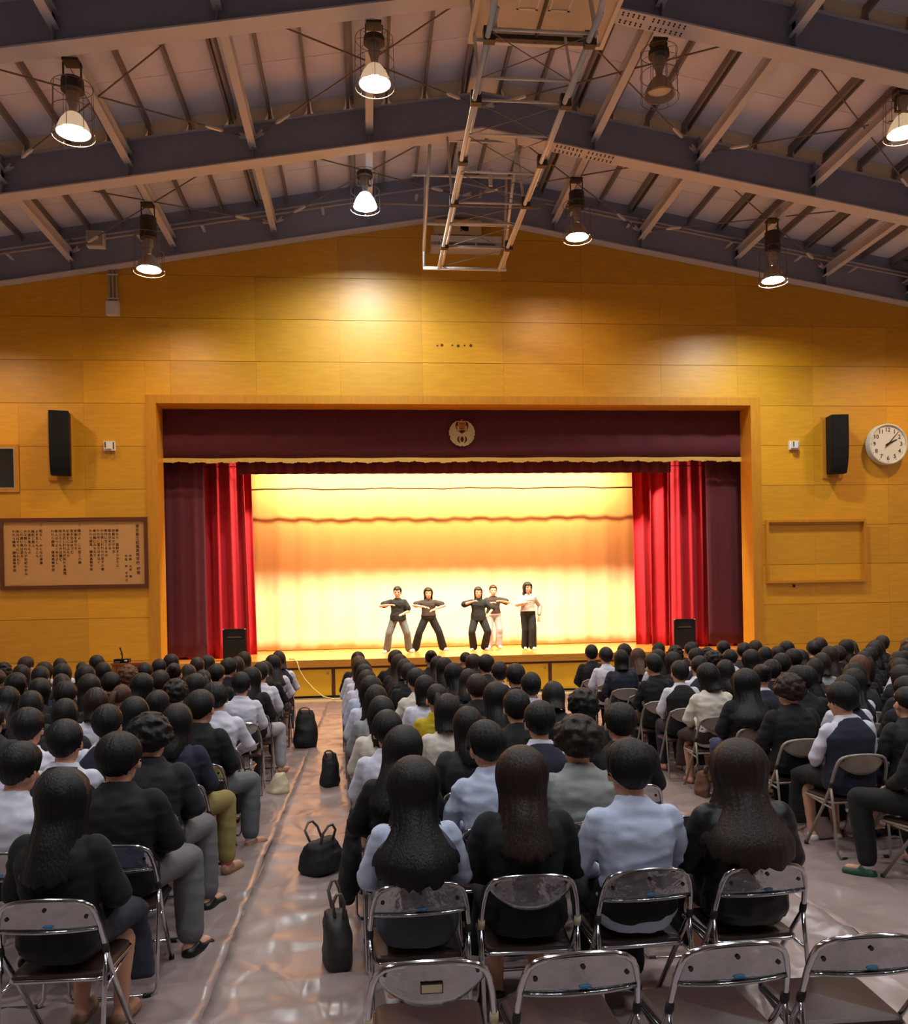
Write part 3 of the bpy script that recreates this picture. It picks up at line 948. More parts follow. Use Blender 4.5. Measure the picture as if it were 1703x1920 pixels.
# ------------------------------------------------------------------ high bay lamps
def lamp(x, y, z, lens, label, yaw=0.):
    zt = soff(x) + .24 - z          # underside of the tie beam, lens at local 0
    t = thing('high_bay_lamp', label, 'lamp', (x, y, z), yaw)
    MB().box(-.11, .11, -.10, .10, zt - .035, zt).build('mount_plate', M['darkmetal'], t)
    h = MB()
    for s in (-1, 1): h.box(s * .12 - .008, s * .12 + .008, -.02, .02, zt - .24, zt - .02)
    h.box(-.13, .13, -.025, .025, zt - .25, zt - .235)
    h.build('yoke', M['darkmetal'], t)
    b0 = .56
    top = max(b0 + .12, zt - .24)
    MB().lathe([(.10, top), (.15, top - .02), (.155, b0 + .02), (.12, b0)], 18).build('ballast', M['darkmetal'], t, smooth='auto')
    MB().lathe([(.085, b0 + .01), (.09, .45), (.06, .38), (.045, .28), (.07, .24)], 18).build('socket_neck', M['reflector'], t, smooth='auto')
    n, pr = 28, [(.06, .26), (.10, .235), (.16, .15), (.21, .04), (.222, 0), (.232, 0), (.22, .045), (.17, .16), (.105, .25), (.06, .275)]
    v, f = [], []
    for r, hh in pr:
        for k in range(n):
            a = 2 * math.pi * k / n
            v.append((r * math.cos(a), r * math.sin(a), hh))
    L = len(pr)
    for i in range(L):
        for k in range(n):
            f.append((i * n + k, ((i + 1) % L) * n + k, ((i + 1) % L) * n + (k + 1) % n, i * n + (k + 1) % n))
    MB().add(v, f).build('reflector', M['glowstrong'] if lens is M['lensstrong'] else {M['lenswarm']: M['glowwarm'], M['lenscool']: M['glowcool'], M['lensnear']: M['glowcool']}.get(lens if y < 14 else None, M['reflector']), t, smooth='auto')
    MB().lathe([(.178, .088), (.172, .082), (.12, .070), (.03, .066)], n).build('lens', lens, t, smooth=True)
    c = MB()
    for k in range(8):
        a = 2 * math.pi * k / 8
        ca, sa = math.cos(a), math.sin(a)
        c.tube([(.15 * ca, .15 * sa, .66), (.27 * ca, .27 * sa, .64), (.285 * ca, .285 * sa, -.045)], .0045, 5)
    for r, hh in ((.285, -.045), (.28, .30), (.272, .64)):
        c.tube([(r * math.cos(2 * math.pi * k / 28), r * math.sin(2 * math.pi * k / 28), hh) for k in range(28)], .005, 5, closed=True)
    c.build('wire_cage', M['wire'], t)
    return t
lamp(-3.95, 12.35, 8.65, M['lenswarm'], 'lit warm high bay lamp nearest the left edge, front row')
lamp(.24, 12.35, 9.50, M['lenswarm'], 'brightest lit warm high bay lamp left of the hoop frame, front row')
lamp(4.46, 12.35, 9.50, M['lensoff'], 'unlit high bay lamp right of the basketball backboard')
lamp(8.3, 12.35, 9.08, M['lenswarm'], 'high bay lamp cut by the right edge of the picture')
lamp(-3.99, 16.6, 8.40, M['lenswarm'], 'lit warm high bay lamp in front of the left wall, back row')
lamp(.09, 16.6, 9.69, M['lensstrong'], 'lit cool white high bay lamp just left of the ridge, back row')
lamp(4.26, 16.6, 9.20, M['lenswarm'], 'lit warm high bay lamp just right of the hoop frame, back row')
lamp(8.3, 16.6, 8.42, M['lenscool'], 'lit cool white high bay lamp above the clock side, back row')
lamp(12.4, 16.6, 7.9, M['lenswarm'], 'lit warm high bay lamp beyond the right edge, back row')
lamp(-8.0, 16.6, 7.9, M['lenswarm'], 'lit warm high bay lamp beyond the left edge, back row')
for k, (x, y) in enumerate(((-3.95, 8.1), (.24, 8.1), (4.4, 8.1), (8.3, 8.1), (-3.95, 3.9), (.24, 3.9), (4.4, 3.9), (8.3, 3.9), (-3.95, -.3), (.24, -.3), (4.4, -.3), (8.3, -.3))):  # rearmost row is unseen, added to brighten the rear wall and chair backs
    lamp(x, y, soff(x) - .75, M['lensnear'] if k in NEAR_LIT else M['lensoff'], ['high bay lamp over the audience, left of centre', 'high bay lamp over the audience at the ridge', 'high bay lamp over the audience, right of centre', 'high bay lamp over the audience at far right'][k % 4] + (', middle row', ', rear row', ', unseen added rearmost row')[k // 4])

# ------------------------------------------------------------------ retracted basketball goal
bg = thing('basketball_goal', 'folded ceiling basketball goal with galvanised tube frame hanging under the ridge', 'basketball goal', (0, 0, 0))
XA, XB, GZ = 1.57, 2.82, 8.87
for x in (XA, XB):
    MB().tube([(x, 9.7, GZ), (x, 17.5, GZ)], .034, 10).build('main_tube', M['galv'], bg, smooth=True)
    MB().tube([(x + (.07 if x == XA else .07), 9.9, GZ + .10), (x + .07, 17.45, GZ + .03)], .024, 8).build('second_tube', M['galv'], bg, smooth=True)
    for y in (10.3, 11.6, 13.2, 14.6, 16.4):
        MB().box(x - .045, x + .1, y - .05, y + .05, GZ - .045, GZ + .13).build('clamp', M['darkmetal'], bg)
    MB().tube([(x, 9.75, GZ), (x, 9.3, GZ + .18)], [.04, .03], 8).build('end_fitting', M['galv'], bg)
RUNGS = [10.15, 11.1, 11.6, 12.45, 13.55, 14.6, 15.4, 16.45]
for y in RUNGS:
    MB().tube([(XA, y, GZ + .02), (XB, y, GZ + .02)], .019, 8).build('rung', M['galv'], bg, smooth=True)
MB().tube([(XA - .32, 17.46, GZ), (XB + .15, 17.46, GZ)], .034, 10).build('end_bar', M['galv'], bg, smooth=True)
for a, c in zip(RUNGS[:-1], RUNGS[1:]):
    if c - a < .6: continue
    MB().tube([(XA, a, GZ), (XB, c, GZ)], .007, 5).build('brace_cable', M['wire'], bg)
    MB().tube([(XB, a, GZ), (XA, c, GZ)], .007, 5).build('brace_cable', M['wire'], bg)
MB().tube([(XA, 17.4, GZ), (XB, 16.45, GZ)], .009, 5).build('brace_cable', M['wire'], bg)
# hangers up to the roof at the stage end and mid length
for x, xt in ((XA - .3, XA - .28), (XB + .12, XB + .10)):
    MB().tube([(x, 17.46, GZ), (x, 17.40, 9.35), (xt, 16.9, soff(xt) + .22)], .026, 8).build('hanger', M['galv'], bg, smooth=True)
    MB().tube([(x, 17.42, 9.2), (xt, 15.6, soff(xt) + .2)], .030, 8).build('hanger', M['galv'], bg, smooth=True)
    xm_ = XA if x < 2 else XB
    MB().tube([(xm_, 15.25, soff(xm_)), (xm_, 14.6, GZ)], .022, 8).build('hanger', M['galv'], bg, smooth=True)
    MB().tube([(xm_, 11.72, soff(xm_)), (xm_, 11.1, GZ)], .022, 8).build('hanger', M['galv'], bg, smooth=True)
for y in (15.6, 16.9):
    MB().tube([(XA - .55, y, soff(1.2) + .2), (XB + .4, y, soff(1.2) + .2)], .028, 8).build('cross_pipe', M['galv'], bg, smooth=True)
MB().tube([(XA - .3, 17.40, 9.75), (XB + .12, 17.40, 9.75)], .03, 8).build('cross_pipe', M['galv'], bg, smooth=True)
MB().box(2.15, 2.21, 14.2, 14.24, 9.0, 9.28).build('hanging_tag', M['white'], bg)
# the backboard, folded flat under the roof
bb = MB().box(1.55, 3.34, 9.55, 11.58, 9.70, 9.73).build('backboard', M['hoopboard'], bg)
for b in ((1.50, 3.39, 11.56, 11.62, 9.66, 9.74), (1.50, 3.39, 9.5, 9.56, 9.66, 9.74), (1.50, 1.56, 9.56, 11.56, 9.66, 9.74), (3.33, 3.39, 9.56, 11.56, 9.66, 9.74)):
    MB().box(*b).build('edge_strip', M['hoopedge'], bb)
for x in (2.2, 2.62):
    q = MB()
    q.box(x - .14, x + .14, 10.55, 10.58, 9.69, 9.70).box(x - .14, x + .14, 10.92, 10.95, 9.69, 9.70).box(x - .14, x - .11, 10.55, 10.95, 9.69, 9.70).box(x + .11, x + .14, 10.55, 10.95, 9.69, 9.70)
    q.build('rib_frame', M['hoopedge'], bb)
MB().box(2.40, 2.44, 9.56, 11.56, 9.67, 9.70).build('rib', M['darkmetal'], bb)
MB().box(1.7, 3.2, 11.44, 11.5, 9.64, 9.70).build('rib', M['darkmetal'], bb)
for x in (1.66, 2.9):
    MB().tube([(x, 10.2, GZ + .03), (x, 10.5, 9.70)], .03, 8).build('board_strut', M['galv'], bb, smooth=True)

# ------------------------------------------------------------------ folding chairs
def rounded_loop():
    """back loop: front foot, up to joint, up to rounded top rail, and down the other side"""
    half = [(.205, .185, .018), (.212, -.10, .40), (.222, -.205, .545), (.220, -.225, .60), (.212, -.25, .68), (.200, -.266, .735),
            (.186, -.273, .765), (.160, -.277, .783), (.12, -.279, .793), (.06, -.281, .799)]
    pts = half + [(0, -.282, .801)] + [(-x, y, z) for x, y, z in reversed(half)]
    return pts
def back_panel(shape):
    """sheet metal back rest between the side tubes; shape 'roll' has a straight rolled lower edge, 'bow' a curved one"""
    m = MB()
    nx, nz = 16, 6
    v = []
    for j in range(nz + 1):
        t = j / nz
        for i in range(nx + 1):
            u = -1 + 2 * i / nx
            zt = .801 - .026 * abs(u) ** 3 - .012 * u * u
            zb = .665 if shape == 'roll' else .645 + .105 * abs(u) ** 2.2
            z = zt + (zb - zt) * t
            hw = .202 + .012 * t * (1 if shape == 'roll' else .3)
            y = -.272 - .030 * (1 - u * u) + .020 * t + (.0 if shape == 'roll' else .004)
            v.append((u * hw, y, z))
    k = len(v)
    v += [(x, y + .003, z) for x, y, z in v]
    f = []
    W_ = nx + 1
    for j in range(nz):
        for i in range(nx):
            q = j * W_ + i
            f.append((q, q + 1, q + W_ + 1, q + W_))
            f.append((k + q, k + q + W_, k + q + W_ + 1, k + q + 1))
    for i in range(nx):
        q = nz * W_ + i
        f.append((q, q + 1, k + q + 1, k + q))
    m.add(v, f)
    if shape == 'roll':
        m.tube([(u * .205, -.256 - .030 * (1 - u * u), .665) for u in [-1 + .2 * i for i in range(11)]], .008, 8)
    return m
def seat_mb(ins=0.0, z0=.415, z1=.447):
    pts = []
    for (cx, cy, a0, rr) in ((.165, .155, 0, .04), (-.165, .155, 90, .04), (-.165, -.155, 180, .03), (.165, -.155, 270, .03)):
        for k in range(5):
            a = R(a0 + 90 * k / 4)
            pts.append((cx + (rr - ins) * math.cos(a), cy + (rr - ins) * math.sin(a)))
    return pts
def seat_cushion():
    p0, p1 = seat_mb(0), seat_mb(.014)
    n = len(p0)
    v = [(x, y, .424) for x, y in p0] + [(x, y, .442) for x, y in p0] + [(x, y, .450) for x, y in p1]
    f = [tuple(range(n - 1, -1, -1)), tuple(range(2 * n, 3 * n))]
    for r in range(2):
        f += [(r * n + i, r * n + (i + 1) % n, (r + 1) * n + (i + 1) % n, (r + 1) * n + i) for i in range(n)]
    return MB().add(v, f)
def seat_rim():
    m = MB()
    pts = [(x * 1.02, y * 1.02, .419) for x, y in seat_mb(0)]
    m.tube(pts, .010, 6, closed=True)
    return m
def rear_legs():
    pts = [(.222, -.210, .555), (.221, -.235, .40), (.218, -.285, .05), (.20, -.290, .022), (.16, -.291, .016), (-.16, -.291, .016), (-.20, -.290, .022), (-.218, -.285, .05), (-.221, -.235, .40), (-.222, -.210, .555)]
    return MB().tube(pts, .0105, 8)
def seat_bar():
    m = MB()
    m.tube([(-.213, -.06, .405), (.213, -.06, .405)], .008, 6)
    for s in (-1, 1):
        m.tube([(s * .205, .14, .412), (s * .221, -.235, .385)], .008, 6)
    return m
def make_chair(name, shape, metal, panel_m, joint_m, sticker, label_plate=False):
    t = obj(name, None)
    t.empty_display_size = .1
    MB().tube(rounded_loop(), .0125, 10).build('back_frame', metal, t, smooth=True)
    rear_legs().build('rear_leg_frame', metal, t, smooth=True)
    b = back_panel(shape).build('backrest', panel_m, t, smooth=True)
    if sticker:
        MB().ell((.01, -.288, .69), (.024, .004, .008), 14, 6).build('sticker', M['sticker'], b)
    if label_plate:
        MB().box(-.035, .035, -.300, -.292, .705, .732).build('label_plate', M['capbeige'], b)
        MB().box(-.039, .039, -.2985, -.290, .701, .736).build('plate_rim', M['dimple'], b)
    if shape == 'roll':
        for x, z, y in ((-.165, .725, -.274), (.165, .725, -.274), (0, .765, -.298)):
            MB().lathe([(.009, -.004), (.005, .0), (.004, .004)], 10, (x, y, z), axis='y').build('rivet', M['dimple'], b)
    else:
        for x in (-.16, .16):
            MB().lathe([(.006, -.003), (.005, .003)], 8, (x, -.281, .765), axis='y').build('rivet', M['dimple'], b)
    s = seat_cushion().build('seat', M['vinyl'], t, smooth='auto')
    seat_rim().build('seat_rim', metal, s, smooth=True)
    seat_bar().build('seat_support', metal, t, smooth=True)
    for sx in (-1, 1):
        MB().tube([(sx * .222, -.205, .545), (sx * .2215, -.213, .565), (sx * .221, -.222, .59)], [.015, .0165, .015], 10).build('joint_cap', joint_m, t, smooth=True)
        MB().tube([(sx * .205, .188, .0), (sx * .205, .185, .03)], .016, 10).build('rubber_foot', M['rubber'], t)
        MB().tube([(sx * .19, -.291, .016), (sx * .15, -.291, .016)], .015, 8).build('rubber_foot', M['rubber'], t)
    return t
def make_far_chair(name, shape, metal, panel_m):
    """a chair too small in the picture to show its parts"""
    m = MB()
    m.tube(rounded_loop()[::2] + [rounded_loop()[-1]], .0125, 6)
    m.v, m.f, m.mi = m.v, m.f, m.mi
    m.tube([(.222, -.210, .555), (.218, -.285, .03), (-.218, -.285, .03), (-.222, -.210, .555)], .0105, 6)
    m.cur = 1
    bp = back_panel(shape)
    m.add(bp.v, bp.f)
    m.cur = 2
    sc_ = seat_cushion()
    m.add(sc_.v, sc_.f)
    return m.mesh(name, [metal, panel_m, M['vinyl']], smooth='auto')

CH = {
    'roll': make_chair('folding_chair', 'roll', M['chrome'], M['chromep'], M['rubber'], True),
    'bow': make_chair('folding_chair', 'bow', M['chrome'], M['chromep'], M['capbeige'], False),
    'plate': make_chair('folding_chair', 'bow', M['chrome'], M['chromep'], M['capbeige'], False, True),
    'beige': make_chair('folding_chair', 'bow', M['beigepaint'], M['beigepaint'], M['rubber'], False),
}
FARCH = {'roll': make_far_chair('folding_chair', 'roll', M['chrome'], M['chromep']), 'bow': make_far_chair('folding_chair', 'bow', M['chrome'], M['chromep']),
         'beige': make_far_chair('folding_chair', 'bow', M['beigepaint'], M['beigepaint'])}
ch_used = {k: False for k in CH}
def place_chair(kind, x, y, rz, label, group, far=False):
    """x, y: centre of the seat"""
    if far:
        k = kind if kind in FARCH else 'bow'
        o = obj('folding_chair', FARCH[k])
    elif not ch_used[kind]:
        o = CH[kind]; ch_used[kind] = True
    else:
        o = copy_tree(CH[kind])
    o.location = (x, y, .004)
    o.rotation_euler = (0, 0, rz)
    tag(o, label, 'chair', group)
    return o

# ------------------------------------------------------------------ people
SKIN = mat('skin', (206, 152, 122), .55, var=.04, scale=8)
LIPS = mat('lips', (164, 84, 78), .5)
EYES = mat('dark_eyes', (30, 22, 20), .3)
def cloth(n, c, r=.85, **k):
    return mat(n, c, r, var=k.pop('var', .07), scale=10, bump=.05, bscale=90, **k)
C = {
    'white': cloth('white_shirt_cloth', (214, 212, 224)), 'cream': cloth('cream_knit_cloth', (216, 206, 190)), 'grey': cloth('grey_knit_cloth', (146, 148, 146), var=.2),
    'lightblue': cloth('pale_blue_shirt_cloth', (188, 198, 222)), 'navy': cloth('navy_vest_cloth', (30, 32, 50)), 'black': cloth('black_jacket_cloth', (13, 13, 15)),
    'darkgrey': cloth('dark_grey_suit_cloth', (32, 32, 37)), 'charcoal': cloth('charcoal_vest_cloth', (66, 70, 80)), 'yellow': cloth('yellow_top_cloth', (190, 164, 20)),
    'leather': mat('black_leatherette', (15, 14, 15), .42, var=.1, scale=6, spec=.35), 'denim': cloth('blue_denim_cloth', (58, 68, 104)), 'khaki': cloth('khaki_trouser_cloth', (140, 124, 70)),
    'greytr': cloth('grey_trouser_cloth', (104, 102, 104)), 'plaid': cloth('dark_plaid_cloth', (34, 36, 52), var=.3), 'brown': cloth('dark_brown_cloth', (52, 38, 34)),
    'greydenim': cloth('grey_denim_cloth', (96, 100, 104), var=.15), 'palegrey': cloth('pale_grey_trouser_cloth', (170, 168, 172)), 'shoeblack': mat('black_shoe', (20, 19, 20), .4),
    'shoewhite': mat('white_shoe', (222, 220, 222), .5), 'slipper': mat('tan_slipper', (150, 112, 84), .6), 'green': mat('green_slipper', (30, 74, 48), .6), 'pink': cloth('pink_sock_cloth', (214, 84, 116)),
    'stripgrey': cloth('loose_grey_shirt_cloth', (176, 166, 160)),
}
H = {}
for n_, c_ in (('black', (11, 10, 11)), ('softblack', (17, 14, 13)), ('brown', (38, 24, 18)), ('lightbrown', (68, 43, 29)), ('dye', (92, 56, 34))):
    H[n_] = mat(n_ + '_hair', c_, .48, var=.25, scale=9, stretch=(6, 6, .6), bump=.35, bscale=26, spec=.3)

VZ = Vector((0, 0, 1))
HSC = 1.12
def head_mb(m, c, Hm, s=1.12):
    def at(x, y, z): return c + Hm @ (Vector((x, y, z)) * s)
    m.ell(at(0, -.008, .022), (.075 * s, .094 * s, .098 * s), M=Hm)
    m.ell(at(0, .022, -.045), (.058 * s, .066 * s, .072 * s), M=Hm)
    m.ell(at(0, .058, -.088), (.030 * s, .028 * s, .026 * s), 10, 7, M=Hm)
    m.cap(at(0, .084, .012), .010 * s, at(0, .100, -.028), .014 * s, 8)
    m.ell(at(0, .082, -.062), (.024 * s, .014 * s, .012 * s), 8, 6, M=Hm)
    for k in (-1, 1):
        m.ell(at(k * .078, -.004, -.012), (.012 * s, .022 * s, .034 * s), 8, 6, M=Hm)
        m.ell(at(k * .034, .072, .028), (.026 * s, .016 * s, .012 * s), 8, 6, M=Hm)
        m.ell(at(k * .040, .064, -.022), (.024 * s, .02 * s, .02 * s), 8, 6, M=Hm)
def torso_rings(J, d=0.0, lo=0.0, wf_=1.0):
    P, Wt, Cc, S, Nk = J['pelvis'], J['waist'], J['chest'], J['sho'], J['neck']
    up = (Wt - P).normalized()
    r = [(P - up * (.06 + lo), .135 + d, .095 + d), (P - up * .01, .165 + d, .118 + d), (P + up * .06, .158 + d, .115 + d), (Wt, .134 * wf_ + d, .098 + d),
         (Wt.lerp(Cc, .5), .146 * wf_ + d, .106 + d), (Cc, .164 * wf_ + d, .112 + d), (Cc.lerp(S, .55), .156 * wf_ + d, .098 + d), (S, .118 * wf_ + d * .7, .076 + d * .7), (S.lerp(Nk, .55), .082 + d * .5, .062 + d * .5), (S.lerp(Nk, .86), .058 + d * .3, .054 + d * .3)]
    return r
def human(J, name, fine=.0105):
    """body skin from a joint table, one continuous mesh"""
    m = MB()
    side = J['shR'] - J['shL']
    m.loft(torso_rings(J, -.012), side)
    m.cap(J['neck'] - VZ * .03, .054, J['head'] + J['Hm'] @ Vector((0, -.02, -.04)), .05)
    head_mb(m, J['head'], J['Hm'])
    for s in 'LR':
        m.cap(J['sh' + s], .046, J['el' + s], .037)
        m.cap(J['el' + s], .038, J['wr' + s], .024)
        d = (J['wr' + s] - J['el' + s]).normalized()
        hd = (J['hd' + s] - J['wr' + s]).normalized() if 'hd' + s in J else d
        pc = J['wr' + s] + hd * .045
        q = hd.to_track_quat('Y', 'Z').to_matrix()
        m.ell(pc, (.040, .052, .018), 12, 8, M=q)
        m.cap(J['hip' + s], .082, J['kn' + s], .052)
        m.cap(J['kn' + s], .052, J['an' + s] * .45 + J['kn' + s] * .55, .054)
        m.cap(J['an' + s] * .45 + J['kn' + s] * .55, .053, J['an' + s], .034)
        tv = J['toe' + s] - J['an' + s]
        tv.z = 0
        tn = tv.normalized()
        a0 = J['an' + s].copy(); a0.z = J['an' + s].z - .045
        m.cap(a0 - tn * .02, .034, a0 + tn * .13 - VZ * .008, .030)
    me = fuse(m, name, fine, 5)
    # fingers, eyes and lips on the fused skin
    x = MB()
    for s in 'LR':
        d = (J['wr' + s] - J['el' + s]).normalized()
        hd = (J['hd' + s] - J['wr' + s]).normalized() if 'hd' + s in J else d
        q = hd.to_track_quat('Y', 'Z').to_matrix()
        pc = J['wr' + s] + hd * .045
        sg = 1 if s == 'L' else -1
        for k, (ox, ln) in enumerate(((-.030, .058), (-.010, .070), (.010, .074), (.029, .064))):
            b = pc + q @ Vector((ox * sg, .030, 0))
            x.tube([b, b + q @ Vector((ox * .15 * sg, ln * .5, -.004)), b + q @ Vector((ox * .2 * sg, ln * .85, -.020)), b + q @ Vector((ox * .2 * sg, ln, -.032))], [.0095, .009, .008, .005], 7)
        b = pc + q @ Vector((.030 * sg, -.015, 0))
        x.tube([b, b + q @ Vector((.022 * sg, .022, -.010)), b + q @ Vector((.026 * sg, .05, -.02))], [.011, .010, .006], 7)
    def at(a, b, c): return J['head'] + J['Hm'] @ (Vector((a, b, c)) * HSC)
    x.cur = 1
    for k in (-1, 1): x.ell(at(k * .032, .081, .008), (.013, .006, .007), 8, 6, M=J['Hm'])
    x.cur = 2
    x.ell(at(0, .093, -.062), (.020, .006, .007), 8, 6, M=J['Hm'])
    xm = x.mesh('x', [SKIN, EYES, LIPS], True)
    bm = bmesh.new()
    me.materials.clear()
    for mm in (SKIN, EYES, LIPS): me.materials.append(mm)
    bm.from_mesh(me); bm.from_mesh(xm)
    bm.to_mesh(me); bm.free()
    bpy.data.meshes.remove(xm)
    me.polygons.foreach_set('use_smooth', [True] * len(me.polygons))
    return me
def slots(me, n=1):
    me.materials.clear()
    me.materials.append(C['white'])
    return me
def top_mesh(J, name, d=.010, sleeve=.93, lo=.03, wr=.003, arm=.012, collar=True, seed=0, fine=.011, cuff=0.0, loose=False):
    m = MB()
    side = J['shR'] - J['shL']
    rr = torso_rings(J, d, lo)
    if loose:
        up = (J['waist'] - J['pelvis']).normalized()
        rr = [(J['pelvis'] - up * lo, .182 + d, .14 + d), (J['pelvis'] + up * .06, .172 + d, .13 + d), (J['waist'], .15 + d, .112 + d)] + rr[4:]
    m.loft(rr, side)
    for s in 'LR':
        if sleeve <= 0: continue
        if sleeve < .5:
            e = J['sh' + s].lerp(J['el' + s], sleeve * 2)
            m.cap(J['sh' + s], .054 + arm, e, .056 + arm + cuff)
        else:
            m.cap(J['sh' + s], .049 + arm, J['el' + s], .044 + arm)
            k = (sleeve - .5) * 2
            m.cap(J['el' + s], .045 + arm, J['el' + s].lerp(J['wr' + s], k), .032 + arm * .8)
    if collar:
        n = J['neck'] - VZ * .012
        pts = [n + Vector((math.cos(a) * .064, math.sin(a) * .062 + .004, .012 * -math.sin(a))) for a in [2 * math.pi * k / 20 for k in range(20)]]
        m.tube(pts, .013, 8, closed=True)
    return slots(fuse(m, name, fine, 4, wr, 8, seed))
def vest_mesh(J, name, seed=0):
    m = MB()
    side = J['shR'] - J['shL']
    r = torso_rings(J, .029, .02)
    m.loft([(c, a * (1 if i < 6 else .86), b) for i, (c, a, b) in enumerate(r[:-1])], side)
    return slots(fuse(m, name, .012, 4, .0025, 8, seed))
def trousers_mesh(J, name, d=.012, wide=0.0, seed=0, ends=.92, hem=0.0):
    m = MB()
    side = J['hipR'] - J['hipL']
    P, Wt = J['pelvis'], J['waist']
    up = (Wt - P).normalized()
    m.loft([(P - up * .07, .125, .10), (P, .168 + d, .122 + d), (P + up * .07, .160 + d, .118 + d), (P.lerp(Wt, .85), .140 + d, .106 + d)], side)
    for s in 'LR':
        m.cap(J['hip' + s], .086 + d, J['kn' + s], .058 + d + wide * .6)
        e = J['kn' + s].lerp(J['an' + s], ends)
        m.cap(J['kn' + s], .057 + d + wide * .6, J['kn' + s].lerp(e, .5), .056 + d + wide * .8)
        m.cap(J['kn' + s].lerp(e, .5), .055 + d + wide * .8, e, .044 + d + wide + hem)
    return slots(fuse(m, name, .0115, 4, .0035, 7, seed))
def skirt_mesh(J, name, seed=0, ln=.34, bell=.03):
    m = MB()
    P, Wt = J['pelvis'], J['waist']
    K = (J['knL'] + J['knR']) / 2
    up = (Wt - P).normalized()
    side = Vector((1, 0, 0))
    m.loft([(P.lerp(Wt, .9), .142, .108), (P + up * .03, .178, .13), (P - up * .05, .185, .12)], side)
    m.loft([(P - Vector((0, .06, .0)), .165, .085), (P.lerp(K, .4), .19, .10), (P.lerp(K, .8), .18 + bell * .5, .088), (K + Vector((0, .03, -.02)), .165 + bell, .075)], side)
    m.loft([(K + Vector((0, -.02, .03)), .15 + bell, .06), (K + Vector((0, .02, -.12)), .165 + bell, .075), (K + Vector((0, .0, -ln)), .175 + bell * 1.5, .085)], side)
    return slots(fuse(m, name, .0125, 4, .005, 11, seed))
def shoe_mesh(name, kind='shoe'):
    """one shoe, heel at origin, pointing +y, sole at z=0"""
    m = MB()
    m.cap((0, 0, .036), .034, (0, .15, .028), .030)
    m.cap((0, .02, .05), .030, (0, .05, .06), .028)
    me = fuse(m, name, .008, 3)
    for v in me.vertices:
        if v.co.z < .004: v.co.z = .004
    return slots(me)

